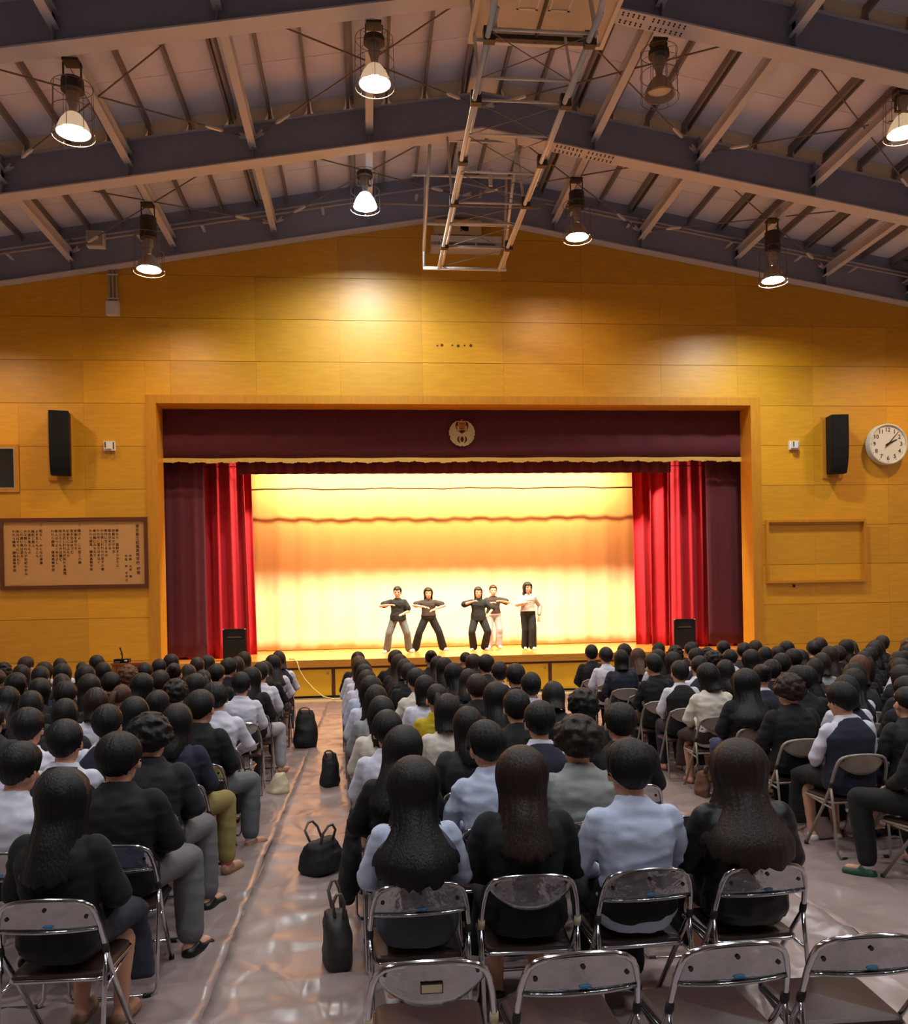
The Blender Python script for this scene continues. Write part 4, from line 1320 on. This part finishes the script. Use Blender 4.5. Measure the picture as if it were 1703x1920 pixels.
def sm(a, b, x):
    t = max(0., min(1., (x - a) / (b - a)))
    return t * t * (3 - 2 * t)
HS = {  # polar limit back / side / front in degrees, hang back / side, curl, width spread
    'short': (140, 103, 60, 0, 0, .020, 0), 'crop': (134, 95, 52, 0, 0, .014, 0), 'bob': (92, 92, 64, .125, .135, .014, .0), 'shoulder': (92, 92, 64, .21, .20, .018, .15),
    'long': (92, 92, 64, .30, .26, .020, .42), 'verylong': (92, 92, 62, .36, .29, .028, .80), 'curly': (126, 106, 62, .0, .0, .035, 0), 'tied': (120, 98, 56, 0, 0, .010, 0)}
def hair_mesh(style, seed=0):
    base = {'pony': 'tied', 'bun': 'tied'}.get(style, style)
    tb, ts, tf, hb, hs, amp, spread = HS[base]
    NA, NV = 72, 26
    c = Vector((0, -.008, .022))
    rx, ry, rz = .093, .113, .119
    if base == 'verylong': rx, ry = .108, .118
    if base == 'long': rx, ry = .102, .116
    if base == 'curly': rx, ry, rz = .104, .124, .130
    if base == 'tied': rx, ry, rz = .086, .107, .112
    outer, inner = [], []
    off = Vector((seed * 3.7, seed * 1.9, seed))
    for i in range(NA):
        a = -math.pi + 2 * math.pi * i / NA
        ab = abs(math.degrees(a))
        front = sm(104, 128, ab)
        side_ = sm(20, 95, ab)
        tm = (tb * (1 - side_) + ts * side_) * (1 - front) + tf * front
        hang = (hb * (1 - side_) + hs * side_) * (1 - front)
        jag = noise.noise(Vector((a * 5, seed, 0)) + off)
        jag2 = noise.noise(Vector((a * 14, seed, 4)) + off)
        hang *= 1 + .10 * jag + .07 * jag2
        tm += 4 * jag2 if hang < .01 else 0
        Lp = R(tm) * .105
        tot = Lp + hang
        sa, ca = math.sin(a), -math.cos(a)
        for j in range(NV + 1):
            s = tot * (j + .0) / NV
            if s <= Lp:
                t = s / .105
                p = Vector((rx * math.sin(t) * sa, ry * math.sin(t) * ca, rz * math.cos(t)))
                q = p * .80
                if hang < .01 and base != 'curly':
                    p = p * (1 - .10 * sm(.6, 1.0, s / tot) * (1 - front))
            else:
                l = s - Lp
                t = R(tm)
                p = Vector((rx * math.sin(t) * sa, ry * math.sin(t) * ca, rz * math.cos(t)))
                g = 1 - .10 * sm(0, .09, l) + spread * sm(.12, .30, l)
                back = max(0., -ca)
                p = Vector((p.x * g, p.y * g - .034 * sm(.03, .17, l) * back - .022 * sm(.03, .17, l), p.z - l))
                thick = .034 * (1 - .7 * l / max(hang, .01))
                q = p - Vector((sa, ca, 0)) * max(.006, thick)
            u = s / tot
            nn = noise.noise(Vector((sa * 9, ca * 9, p.z * 3)) + off) * .5 + .5 * noise.noise(Vector((sa * 22, ca * 22, p.z * 5)) + off)
            if base == 'curly': nn = noise.noise(p * 26 + off) + .5 * noise.noise(p * 55 + off)
            p = p + Vector((sa, ca, .15)) * (amp * .55 * nn * min(1, u * 3))
            outer.append(c + p); inner.append(c + q)
    v = outer + inner
    n0 = len(outer)
    W_ = NV + 1
    f = []
    for i in range(NA):
        i2 = (i + 1) % NA
        for j in range(NV):
            A, B, Cc, D = i * W_ + j, i * W_ + j + 1, i2 * W_ + j + 1, i2 * W_ + j
            f.append((A, B, Cc, D)); f.append((n0 + A, n0 + D, n0 + Cc, n0 + B))
        A, B = i * W_ + NV, i2 * W_ + NV
        f.append((A, n0 + A, n0 + B, B))
    m = MB().add(v, f)
    if style == 'pony':
        m.tube([(0, -.095, .06), (0, -.135, .055), (0, -.160, .0), (.004, -.165, -.09), (-.004, -.170, -.19), (0, -.165, -.26)], [.018, .026, .034, .034, .026, .006], 12)
    if style == 'bun':
        m.ell((0, -.105, .075), (.048, .042, .046), 16, 10)
        m.tube([(.04 * math.cos(a), -.085 + .0 * a, .072 + .04 * math.sin(a)) for a in [2 * math.pi * k / 16 for k in range(16)]], .012, 6, closed=True)
    me = m.mesh('hair', [H['black']], True)
    return me
HAIR = {}
for st in ('short', 'crop', 'bob', 'shoulder', 'long', 'verylong', 'curly', 'pony', 'bun'):
    HAIR[st] = [hair_mesh(st, k + 1) for k in range(2)]

def E3(rx, ry, rz):
    return (Matrix.Rotation(R(rz), 3, 'Z') @ Matrix.Rotation(R(ry), 3, 'Y') @ Matrix.Rotation(R(rx), 3, 'X'))
def V(*a): return Vector(a)
def seat_pose(kind, spread):
    J = dict(pelvis=V(0, -.09, .555), waist=V(0, -.108, .70), chest=V(0, -.095, .88), sho=V(0, -.085, .985), neck=V(0, -.07, 1.045), head=V(0, -.045, 1.150), Hm=E3(0, 0, 0))
    J.update(shL=V(-.152, -.085, .947), shR=V(.152, -.085, .947), elL=V(-.225, -.04, .735), elR=V(.225, -.04, .735), wrL=V(-.105, .17, .635), wrR=V(.105, .17, .635))
    k, a = (.095, .095) if not spread else (.20, .225)
    J.update(hipL=V(-.085, -.06, .545), hipR=V(.085, -.06, .545), knL=V(-k, .355, .525), knR=V(k, .355, .525), anL=V(-a, .265, .088), anR=V(a, .265, .088))
    J.update(toeL=V(-a - (.06 if spread else .01), .42, .03), toeR=V(a + (.06 if spread else .01), .42, .03))
    if kind == 1:
        J['chest'] += V(0, -.012, -.012); J['sho'] += V(0, .012, -.022); J['neck'] += V(0, .03, -.025); J['head'] += V(0, .052, -.035)
        J['shL'] += V(.01, .02, -.02); J['shR'] += V(-.01, .02, -.02); J['Hm'] = E3(-18, 0, 0)
    if kind == 2:
        J['head'] += V(-.015, .005, -.004); J['Hm'] = E3(-4, -7, 14); J['shL'] += V(0, 0, -.012); J['elR'] += V(.02, .03, .01)
    if kind == 3:
        J['head'] += V(.018, .01, -.006); J['Hm'] = E3(-6, 8, -16); J['shR'] += V(0, 0, -.014); J['elL'] += V(-.02, .03, .01)
    return J
POSES = [seat_pose(k, False) for k in range(4)]
BODY, SHIRT, JACKET, VEST = {}, [], [], []
for k in range(4):
    BODY[(k, 0)] = human(POSES[k], 'person')
    SHIRT.append(top_mesh(POSES[k], 'shirt', .008, .93, .025, .0080, .006, True, k))
    JACKET.append(top_mesh(POSES[k], 'jacket', .018, .97, .015, .006, .015, True, k + 5))
    VEST.append(vest_mesh(POSES[k], 'vest', k))
JS = seat_pose(0, True)
BODY[(0, 1)] = human(JS, 'person')
TROUSERS = [trousers_mesh(POSES[0], 'trousers', .012, .004), trousers_mesh(JS, 'trousers', .012, .008, 3)]
SKIRT = skirt_mesh(POSES[0], 'skirt', 1)
LSKIRT = skirt_mesh(POSES[0], 'skirt', 2, .40, .045)
SHOE = shoe_mesh('shoe')

def part(name, me, parent, m, loc=None, rotm=None):
    o = obj(name, me, parent)
    o.material_slots[0].link = 'OBJECT'
    o.material_slots[0].material = m
    if loc is not None:
        if rotm is not None: o.matrix_local = Matrix.Translation(loc) @ (rotm * HSC).to_4x4()
        else: o.location = loc
    return o
HAIR_WORD = {'short': 'short', 'crop': 'cropped', 'bob': 'bobbed', 'shoulder': 'shoulder-length', 'long': 'long', 'verylong': 'very long', 'curly': 'curly', 'pony': 'ponytailed', 'bun': 'bunned'}
COL_WORD = {'black': 'black', 'softblack': 'black', 'brown': 'brown', 'lightbrown': 'light brown', 'dye': 'reddish brown'}
def seated(x, y, sp, label, group, near):
    """sp: hair, hair colour, top kind, top colour, bottom kind, bottom colour, pose, spread, scale, rz, shoe, under, socks"""
    pose = sp.get('pose', 0)
    spread = 1 if sp.get('spread') else 0
    bot = sp.get('bottom', ('trousers', 'black'))
    if bot[0] != 'trousers': spread = 0
    if spread: pose = 0
    J = JS if spread else POSES[pose]
    o = obj('person', BODY[(0, 1)] if spread else BODY[(pose, 0)])
    s = sp.get('scale', 1.0)
    o.scale = (s * sp.get('broad', 1.0), s, s)
    o.location = (x, y, .022 + .44 * (1 - s))
    o.rotation_euler = (0, 0, sp.get('rz', 0))
    tag(o, label, 'person', group)
    part('hair', HAIR[sp['hair']][sp.get('hv', 0)], o, H[sp['hc']], J['head'], J['Hm'])
    tk, tc_ = sp['top']
    pi = 0 if spread else pose
    if tk == 'vest':
        part('shirt', SHIRT[pi], o, C[sp.get('under', 'white')])
        part('vest', VEST[pi], o, C[tc_])
    elif tk == 'jacket':
        part('jacket', JACKET[pi], o, C[tc_])
    else:
        part('shirt', SHIRT[pi], o, C[tc_])
    if near or tk != 'jacket' or True:
        if bot[0] == 'trousers': part('trousers', TROUSERS[spread], o, C[bot[1]])
        else: part('skirt', LSKIRT if bot[0] == 'longskirt' else SKIRT, o, C[bot[1]])
    if near:
        for sd in 'LR':
            a, t = J['an' + sd], J['toe' + sd]
            sh = part('shoe', SHOE, o, C[sp.get('shoe', 'shoeblack')], V(a.x, a.y - .03, -.016))
            sh.rotation_euler = (0, 0, math.atan2(-(t.x - a.x), t.y - a.y))
            sh.scale = (1.12, 1.1, 1.1)
            if sp.get('socks'):
                sk = MB().cap((a.x, a.y, .075), .040, (a.x, a.y + .005, .15), .040)
                part('sock', sk.mesh('sock', [C['pink']], True), o, C[sp['socks']])
    return o
ORD = ['first', 'second', 'third', 'fourth', 'fifth', 'sixth', 'seventh', 'eighth', 'ninth', 'tenth', 'eleventh', 'twelfth', 'thirteenth', 'fourteenth']

def pix(x, y, z):
    q = cam.matrix_world.inverted() @ Vector((x, y, z))
    return 851.5 + 1600 * q.x / -q.z, 1135 - 1600 * q.y / -q.z

rnd = random.Random(42)
def rand_spec(block, r, c):
    sp = {}
    g = rnd.random()
    if g < .36: sp['hair'] = rnd.choice(['short', 'short', 'crop', 'short'])
    else: sp['hair'] = rnd.choice(['long', 'long', 'shoulder', 'shoulder', 'bob', 'bob', 'pony', 'verylong', 'long', 'bun' if rnd.random() < .4 else 'bob', 'curly' if rnd.random() < .3 else 'long'])
    man = sp['hair'] in ('short', 'crop')
    sp['hc'] = rnd.choice(['black'] * 5 + ['softblack'] * 6 + ['brown'] * 3 + (['lightbrown', 'dye'] if not man else ['black']))
    q = rnd.random()
    if q < .36: sp['top'] = ('jacket', 'black')
    elif q < .50: sp['top'] = ('vest', 'navy')
    elif q < .62: sp['top'] = ('shirt', 'white')
    elif q < .74: sp['top'] = ('jacket', 'darkgrey')
    elif q < .85: sp['top'] = ('shirt', 'black')
    elif q < .92: sp['top'] = ('jacket', 'navy')
    else: sp['top'] = ('shirt', rnd.choice(['cream', 'lightblue', 'grey', 'brown']))
    sp['bottom'] = ('trousers', rnd.choice(['black', 'black', 'darkgrey', 'navy', 'greytr'])) if man or rnd.random() < .45 else ('skirt', rnd.choice(['charcoal', 'plaid', 'black']))
    sp['pose'] = rnd.choice([0, 0, 1, 2, 3])
    sp['scale'] = rnd.uniform(.96, 1.035) + (.012 if man else -.005)
    sp['rz'] = rnd.uniform(-.12, .12)
    sp['hv'] = rnd.randint(0, 1)
    sp['broad'] = rnd.uniform(.95, 1.06) * (1.04 if man else .97)
    return sp
def S(hair, hc, top, tc_, bk='trousers', bc='black', **k):
    d = dict(hair=hair, hc=hc, top=(top, tc_), bottom=(bk, bc), pose=0, scale=1.0)
    d.update(k)
    return d
EMPTY = 'empty'
SPEC = {
    # centre block: (row from back, seat from the left aisle)
    ('centre', 0, 0): EMPTY, ('centre', 0, 1): EMPTY, ('centre', 0, 2): EMPTY, ('centre', 0, 3): EMPTY,
    ('centre', 1, 0): S('verylong', 'softblack', 'vest', 'charcoal', 'skirt', 'charcoal', under='lightblue', scale=1.0, shoe='shoewhite'),
    ('centre', 1, 1): S('long', 'brown', 'jacket', 'black', 'skirt', 'black', scale=1.03, broad=1.06),
    ('centre', 1, 2): S('short', 'black', 'shirt', 'lightblue', 'trousers', 'black', scale=1.05, broad=1.08),
    ('centre', 1, 3): S('verylong', 'brown', 'jacket', 'leather', 'skirt', 'black', scale=1.03, broad=1.10, hv=1, rz=-.1),
    ('centre', 2, 0): S('long', 'softblack', 'jacket', 'black', scale=1.02, pose=3),
    ('centre', 2, 1): S('short', 'black', 'shirt', 'lightblue', scale=1.04, pose=2, broad=1.05),
    ('centre', 2, 2): S('curly', 'brown', 'shirt', 'grey', scale=1.04, broad=1.12),
    ('centre', 2, 3): EMPTY,
    ('centre', 3, 0): S('short', 'black', 'shirt', 'white', scale=1.0),
    ('centre', 3, 1): S('shoulder', 'softblack', 'jacket', 'darkgrey', scale=1.0),
    ('centre', 3, 2): S('short', 'black', 'vest', 'navy', scale=1.03, broad=1.06),
    ('centre', 3, 3): S('short', 'black', 'jacket', 'black', scale=1.0, broad=1.14),
    ('centre', 4, 0): S('shoulder', 'black', 'shirt', 'cream', scale=1.0), ('centre', 4, 1): S('bob', 'softblack', 'shirt', 'cream', scale=1.0), ('centre', 4, 2): S('short', 'black', 'jacket', 'black', scale=1.02, broad=1.05),
    ('centre', 4, 3): S('curly', 'softblack', 'jacket', 'black'),
    ('centre', 5, 0): S('shoulder', 'softblack', 'shirt', 'grey', scale=1.0), ('centre', 5, 1): S('pony', 'black', 'shirt', 'yellow', scale=1.0), ('centre', 5, 2): S('long', 'softblack', 'jacket', 'darkgrey', scale=1.0),
    ('centre', 6, 0): S('long', 'black', 'shirt', 'white', scale=1.01), ('centre', 6, 1): S('bob', 'black', 'shirt', 'white', scale=1.0), ('centre', 6, 3): S('short', 'black', 'shirt', 'lightblue'),
    ('centre', 7, 0): S('shoulder', 'brown', 'shirt', 'lightblue', scale=1.0), ('centre', 8, 0): S('bob', 'black', 'shirt', 'white', scale=1.0),
    ('centre', 9, 0): S('long', 'black', 'shirt', 'white', scale=1.0), ('centre', 10, 0): S('shoulder', 'dye', 'shirt', 'white', scale=.99), ('centre', 11, 0): S('short', 'black', 'jacket', 'black', scale=1.0),
    ('centre', 10, 1): S('verylong', 'brown', 'jacket', 'black'), ('centre', 11, 2): S('bun', 'black', 'jacket', 'black'),
    # left block: seats counted from the aisle
    ('left', 0, 0): S('long', 'black', 'jacket', 'black', 'skirt', 'plaid', scale=1.0, broad=1.05, shoe='slipper', rz=-.12),
    ('left', 0, 1): S('short', 'black', 'jacket', 'black'),
    ('left', 1, 0): S('short', 'black', 'jacket', 'black', 'trousers', 'greytr', scale=1.05, broad=1.16, spread=1, rz=-.1),
    ('left', 1, 1): S('short', 'black', 'shirt', 'white', scale=1.02, pose=3),
    ('left', 2, 0): S('curly', 'black', 'jacket', 'darkgrey', 'trousers', 'greytr', scale=1.05, broad=1.12, spread=1),
    ('left', 2, 1): S('short', 'black', 'vest', 'navy', scale=1.03, broad=1.06),
    ('left', 2, 2): S('short', 'black', 'shirt', 'white', scale=1.0),
    ('left', 3, 0): S('shoulder', 'softblack', 'jacket', 'navy', 'trousers', 'khaki', scale=1.02, spread=1, socks='pink', shoe='slipper', rz=-.2),
    ('left', 3, 1): S('short', 'black', 'vest', 'navy', scale=1.03),
    ('left', 3, 2): S('short', 'black', 'shirt', 'white', scale=1.03, broad=1.06),
    ('left', 4, 0): S('short', 'softblack', 'jacket', 'black', 'trousers', 'greydenim', scale=1.05, broad=1.08, spread=1, socks='white', shoe='slipper', rz=-.25),
    ('left', 4, 1): S('long', 'black', 'jacket', 'darkgrey', scale=1.0),
    ('left', 5, 0): S('short', 'softblack', 'shirt', 'white', 'trousers', 'black', scale=1.04, broad=1.05, pose=2),
    ('left', 6, 0): EMPTY,
    ('left', 6, 1): S('curly', 'softblack', 'jacket', 'black'),
    ('left', 7, 0): S('short', 'black', 'shirt', 'white', 'trousers', 'black'), ('left', 8, 0): S('long', 'black', 'jacket', 'black', 'trousers', 'palegrey', spread=1, rz=-.2), ('left', 9, 0): S('short', 'black', 'shirt', 'white'),
    ('left', 9, 3): S('curly', 'dye', 'jacket', 'black'), ('left', 10, 4): S('shoulder', 'black', 'shirt', 'white'), ('left', 10, 5): S('long', 'black', 'shirt', 'white'),
    # right block: seats counted from the aisle
    ('right', 0, 0): S('short', 'black', 'vest', 'navy', 'longskirt', 'black', shoe='shoewhite', pose=2, scale=1.03, broad=1.05),
    ('right', 1, 0): S('curly', 'brown', 'jacket', 'black', scale=1.02, broad=1.1), ('right', 1, 1): S('bob', 'black', 'vest', 'navy', scale=1.0),
    ('right', 2, 0): S('verylong', 'black', 'jacket', 'black', scale=1.02, bk='trousers', bc='denim', broad=1.08),
    ('right', 3, 0): S('bob', 'softblack', 'shirt', 'cream', 'skirt', 'brown', scale=1.03, broad=1.05, pose=2), ('right', 3, 1): S('bun', 'black', 'vest', 'navy'),
    ('right', 4, 0): S('short', 'black', 'vest', 'black', 'trousers', 'navy', under='white', scale=1.0),
    ('right', 8, 0): S('short', 'black', 'shirt', 'white'), ('right', 9, 0): S('short', 'black', 'jacket', 'black'), ('right', 7, 1): S('long', 'black', 'shirt', 'white'),
}
nseat = 0
for block, rows, ncol in (('left', 13, 13), ('centre', 12, 4), ('right', 10, 14)):
    for r in range(rows):
        for c in range(ncol):
            if block == 'left':
                x, yb = -1.37 - .53 * c, 3.8 + .765 * r
            elif block == 'centre':
                yb = 2.9 + .87 * r
                x = .185 + .53 * c - .040 * max(0, yb - 3.76)
            else:
                yb = 6.17 + .735 * r
                x = max(3.46, 3.73 - .06 * r) + .53 * c
            y = yb + .282
            px_, py_ = pix(x, y - .05, 1.15)
            if px_ < -75 or px_ > 1790: continue
            if block == 'left' and r >= 10 and 200 < px_ < 272: continue
            rs = random.Random(r * 31 + c * 7 + len(block))
            x += rs.uniform(-.02, .02); y += rs.uniform(-.03, .03)
            spec = SPEC.get((block, r, c))
            if spec is None:
                spec = rand_spec(block, r, c)
                if rnd.random() < .05 and r < rows - 1: spec = EMPTY
            far = yb > 8.6
            kind = 'beige' if block == 'right' else ('bow' if rs.random() < .3 else 'roll')
            if block == 'centre' and r == 0: kind = ['plate', 'roll', 'roll', 'roll'][c]
            if block == 'centre' and r == 1: kind = ['roll', 'bow', 'roll', 'roll'][c]
            if block == 'left' and r in (0, 1): kind = 'roll'
            rz = rs.uniform(-.05, .05)
            edge = 'from the left aisle' if block == 'centre' else 'from the aisle'
            where = '%s block, %s row from back, %s %s' % (block, ORD[r], ORD[c], edge)
            place_chair(kind, x, y, rz, ('%s folding chair, ' % ('beige' if kind == 'beige' else 'chrome')) + ('empty, ' if spec == EMPTY else '') + where, 'folding chairs in the %s block' % block, far)
            if spec == EMPTY: continue
            spec = dict(spec)
            spec.setdefault('rz', 0); spec['rz'] += rz
            spec.setdefault('hv', rs.randint(0, 1))
            garment = {'white': 'white', 'lightblue': 'pale', 'cream': 'cream', 'grey': 'grey', 'yellow': 'yellow', 'navy': 'navy', 'black': 'black', 'darkgrey': 'grey', 'charcoal': 'grey', 'leather': 'black', 'brown': 'brown'}[spec['top'][1]] + ' ' + spec['top'][0]
            seated(x, y, spec, '%s-haired person, %s, %s' % (HAIR_WORD[spec['hair']].replace(' ', '-').replace('ponytailed', 'ponytail').replace('bunned', 'bun'), garment, where), 'audience in the %s block' % block, yb < 8.2)
            nseat += 1

# one more person half cut by the right edge of the picture
place_chair('beige', 3.86, 5.62, .25, 'beige folding chair cut by the right edge, just behind the right block', 'folding chairs in the right block')
seated(3.86, 5.62, S('short', 'black', 'jacket', 'black', scale=1.04, spread=1, shoe='green', socks='white', broad=1.06, rz=.3), 'short-haired person in black with green slippers, cut by the right edge', 'audience in the right block', True)

# ------------------------------------------------------------------ dancers on the stage
def stand(**k):
    J = dict(pelvis=V(0, 0, .86), waist=V(0, 0, 1.0), chest=V(0, 0, 1.17), sho=V(0, 0, 1.28), neck=V(0, 0, 1.345), head=V(0, -.02, 1.455), Hm=E3(0, 0, 180))
    J.update(shL=V(-.155, 0, 1.24), shR=V(.155, 0, 1.24), elL=V(-.24, 0, 1.02), elR=V(.24, 0, 1.02), wrL=V(-.25, -.08, .80), wrR=V(.25, -.08, .80))
    J.update(hipL=V(-.085, 0, .85), hipR=V(.085, 0, .85), knL=V(-.11, -.03, .46), knR=V(.11, -.03, .46), anL=V(-.12, 0, .085), anR=V(.12, 0, .085), toeL=V(-.15, -.16, .03), toeR=V(.15, -.16, .03))
    dz = k.pop('dz', 0)
    if dz:
        for n in ('pelvis', 'waist', 'chest', 'sho', 'neck', 'head', 'shL', 'shR', 'elL', 'elR', 'wrL', 'wrR', 'hipL', 'hipR'): J[n] = J[n] - V(0, 0, dz)
    for n, v_ in k.items(): J[n] = v_
    return J
D = [
    (.70, 20.55, stand(dz=.05, anL=V(-.27, 0, .085), anR=V(.24, .02, .085), toeL=V(-.36, -.15, .03), toeR=V(.36, -.15, .03), knL=V(-.22, -.10, .45), knR=V(.20, -.10, .45), elL=V(-.40, -.06, 1.10), wrL=V(-.20, -.22, 1.12), elR=V(.26, -.04, .97), wrR=V(.12, -.22, .92), Hm=E3(-6, 0, 170)),
     'short', 'black', 'black', 'greydenim', .008, 'dancer in black top and grey jeans, far left of five on stage', .35),
    (1.47, 21.0, stand(dz=.08, anL=V(-.33, 0, .085), anR=V(.33, 0, .085), toeL=V(-.44, -.14, .03), toeR=V(.44, -.14, .03), knL=V(-.24, -.08, .44), knR=V(.24, -.08, .44), elL=V(-.36, -.10, 1.10), wrL=V(-.12, -.24, 1.06), elR=V(.38, -.10, 1.08), wrR=V(.13, -.24, 1.0)),
     'long', 'brown', 'brown', 'black', .02, 'dancer with long brown hair standing legs wide apart, second from left on stage', .35),
    (2.66, 20.6, stand(dz=.09, anL=V(-.13, 0, .085), anR=V(.13, .02, .085), toeL=V(-.20, -.14, .03), toeR=V(.2, -.14, .03), knL=V(-.19, -.17, .45), knR=V(.19, -.17, .45), elL=V(-.36, -.10, 1.10), wrL=V(-.18, -.25, 1.16), elR=V(.33, -.06, .98), wrR=V(.22, -.24, .88)),
     'shoulder', 'brown', 'black', 'black', .014, 'dancer all in black with bent knees, middle of five on stage', .45),
    (3.16, 21.5, stand(dz=.04, anL=V(-.10, 0, .085), anR=V(.12, .0, .085), knL=V(-.12, -.10, .46), knR=V(.13, -.08, .46), elL=V(-.30, -.10, 1.08), wrL=V(-.1, -.26, 1.12), elR=V(.38, -.05, 1.12), wrR=V(.16, -.22, 1.16)),
     'short', 'lightbrown', 'brown', 'palegrey', .012, 'dancer in pale jeans half hidden behind the middle dancer on stage', .35),
    (3.86, 20.5, stand(anL=V(-.07, .05, .085), anR=V(.08, -.10, .085), toeL=V(-.09, -.12, .03), toeR=V(.12, -.28, .03), knL=V(-.07, -.02, .46), knR=V(.09, -.12, .46), elL=V(-.26, -.05, 1.08), wrL=V(-.05, -.22, 1.12), elR=V(.30, .04, 1.03), wrR=V(.26, -.04, .80), Hm=E3(0, 0, 195)),
     'long', 'softblack', 'stripgrey', 'black', .016, 'dancer in loose grey shirt and black trousers, far right of five on stage', .93),
]
for x, y, J, hs_, hc_, tc_, bc_, wide, lab, sl in D:
    b = obj('person', human(J, 'person', .012), None, (x, y, SZ + .003))
    tag(b, lab, 'person', 'dancers on the stage')
    b.scale = (1.03, 1.03, 1.03)
    part('hair', HAIR[hs_][0], b, H[hc_], J['head'], J['Hm'])
    part('shirt', top_mesh(J, 'shirt', .014, sl, -.05 if tc_ != 'black' else .07, .004, .014, False, x, .012, .012, True), b, C[tc_])
    part('trousers', trousers_mesh(J, 'trousers', .014, wide + .010, x, .96, .012), b, C[bc_])
    for sd in 'LR':
        a, t = J['an' + sd], J['toe' + sd]
        sh = part('shoe', SHOE, b, C['shoewhite'], V(a.x, a.y, 0))
        sh.rotation_euler = (0, 0, math.atan2(-(t.x - a.x), t.y - a.y))
        sh.scale = (1.15, 1.15, 1.15)

# ------------------------------------------------------------------ bags and papers in the aisles
BAGM = {'black': mat('black_bag_cloth', (24, 22, 24), .7, var=.2, scale=8, bump=.3, bscale=20), 'dark': mat('dark_brown_bag', (46, 40, 38), .6, var=.15, scale=8, bump=.2, bscale=14), 'cream': mat('cream_bag_cloth', (206, 192, 158), .7, var=.1, scale=6, bump=.4, bscale=10),
        'plastic': mat('white_plastic_bag', (220, 216, 216), .35, var=.08, scale=5, bump=.6, bscale=12), 'pinkbag': mat('clear_pinkish_bag', (190, 166, 166), .3, var=.12, scale=5, bump=.6, bscale=14), 'paper': mat('brown_paper_bag', (112, 76, 58), .7, var=.1, scale=4), 'strap': mat('bag_strap', (96, 84, 76), .6)}
def bag(name, x, y, w, d, h, m, label, rz=0, handles=2, slump=.3, seed=1, hh=.12, strap='strap', lift=.0):
    t = thing(name, label, 'bag', (x, y, .012 + lift), rz)
    b = MB()
    b.loft([((0, 0, .01), w * .46, d * .46), ((0, 0, h * .15), w * .5, d * .5), ((w * .04, 0, h * .5), w * (.5 - slump * .12), d * (.5 - slump * .15)), ((w * .08 * slump, 0, h * .85), w * (.44 - slump * .2), d * (.36 - slump * .2)), ((w * .1 * slump, 0, h), w * (.40 - slump * .25), d * .12)], (1, 0, 0), 24)
    me = fuse(b, 'body', max(.010, h / 34), 3, h * .03, 3.2 / h * .5, seed)
    slots(me)
    part('body', me, t, BAGM[m])
    for k in range(handles):
        yy = (-.18 + .36 * k) * d
        MB().tube([(-w * .2 + .02, yy, h * .9), (-w * .19, yy * 1.8, h + hh * .6), (-w * .06, yy * 2, h + hh), (w * .08, yy * 2, h + hh), (w * .2, yy * 1.8, h + hh * .6), (w * .22, yy, h * .9)], .010, 7).build('handle', BAGM[strap], t, smooth=True)
    return t
bag('shoulder_bag', -.40, 6.55, .36, .28, .24, 'black', 'black shoulder bag with grey straps on the floor beside the centre block', .9, 2, .1, 3, .12)
bag('tote_bag', -.215, 4.85, .16, .34, .30, 'dark', 'dark brown tote bag leaning against the centre block, nearest the camera', .15, 2, .0, 5, .13, 'strap')
bag('school_bag', -.93, 12.3, .34, .34, .52, 'black', 'black school bag standing in the aisle at the end of the left block', 0, 1, .4, 7, .05, 'strap')
bag('drawstring_bag', -1.0, 9.3, .24, .22, .22, 'cream', 'cream cloth bag on the floor under a left block chair', .4, 0, .7, 9)
bag('school_bag', -.47, 9.6, .22, .3, .36, 'black', 'black bag hanging low beside the centre block halfway to the stage', 0, 1, .4, 11, .05)
bag('plastic_bag', 3.62, 9.25, .20, .22, .34, 'plastic', 'white plastic carrier bag with handles under a beige chair', .2, 2, .55, 13, .13, 'strap')
bag('paper_bag', 3.33, 8.35, .10, .20, .26, 'paper', 'brown paper bag standing at the edge of the right block', .3, 2, .2, 15, .06)
bag('plastic_bag', 3.70, 6.78, .26, .18, .20, 'pinkbag', 'pinkish plastic bag on the floor under the beige chair', .0, 0, .6, 17)
bag('plastic_bag', 4.06, 6.79, .24, .18, .28, 'pinkbag', 'large pinkish plastic bag at the right edge of the picture', .3, 0, .4, 19)
# dark coat hanging off the aisle chair of the centre block
me = fuse(MB().loft([((-.03, .0, .0), .03, .05), ((-.02, 0, .10), .07, .12), ((0, 0, .30), .06, .15), ((.02, 0, .52), .035, .12), ((.03, 0, .60), .03, .10)], (1, 0, 0)), 'coat', .012, 4, .008, 9, 2)
me.materials.append(BAGM['black'])
tag(obj('coat', me, None, (-.135, 5.35, .18)), 'black coat hanging down beside the aisle chair of the centre block', 'coat')
# programme leaflets in hands
def leaflet(x, y, z, rot, m, label):
    t = thing('leaflet', label, 'leaflet', (x, y, z))
    t.rotation_euler = rot
    MB().box(-.075, .0, -.003, .003, -.10, .10, Matrix.Rotation(.25, 4, 'Z')).build('page', m, t)
    MB().box(0, .075, -.003, .003, -.10, .10, Matrix.Rotation(-.25, 4, 'Z')).build('page', m, t)
leaflet(3.44, 8.87, .72, (-.5, .2, .3), M['white'], 'white leaflet held by the person in the cream top')
leaflet(3.97, 6.66, .70, (-.3, .1, .2), mat('blue_booklet_cover', (34, 46, 92), .4, var=.2, scale=12), 'blue booklet held by the person in front at right')
leaflet(1.62, 5.10, .62, (-1.0, 0, .1), M['white'], 'white leaflet lying on the lap in the grey knit row')
bpy.data.scenes.remove(bench)
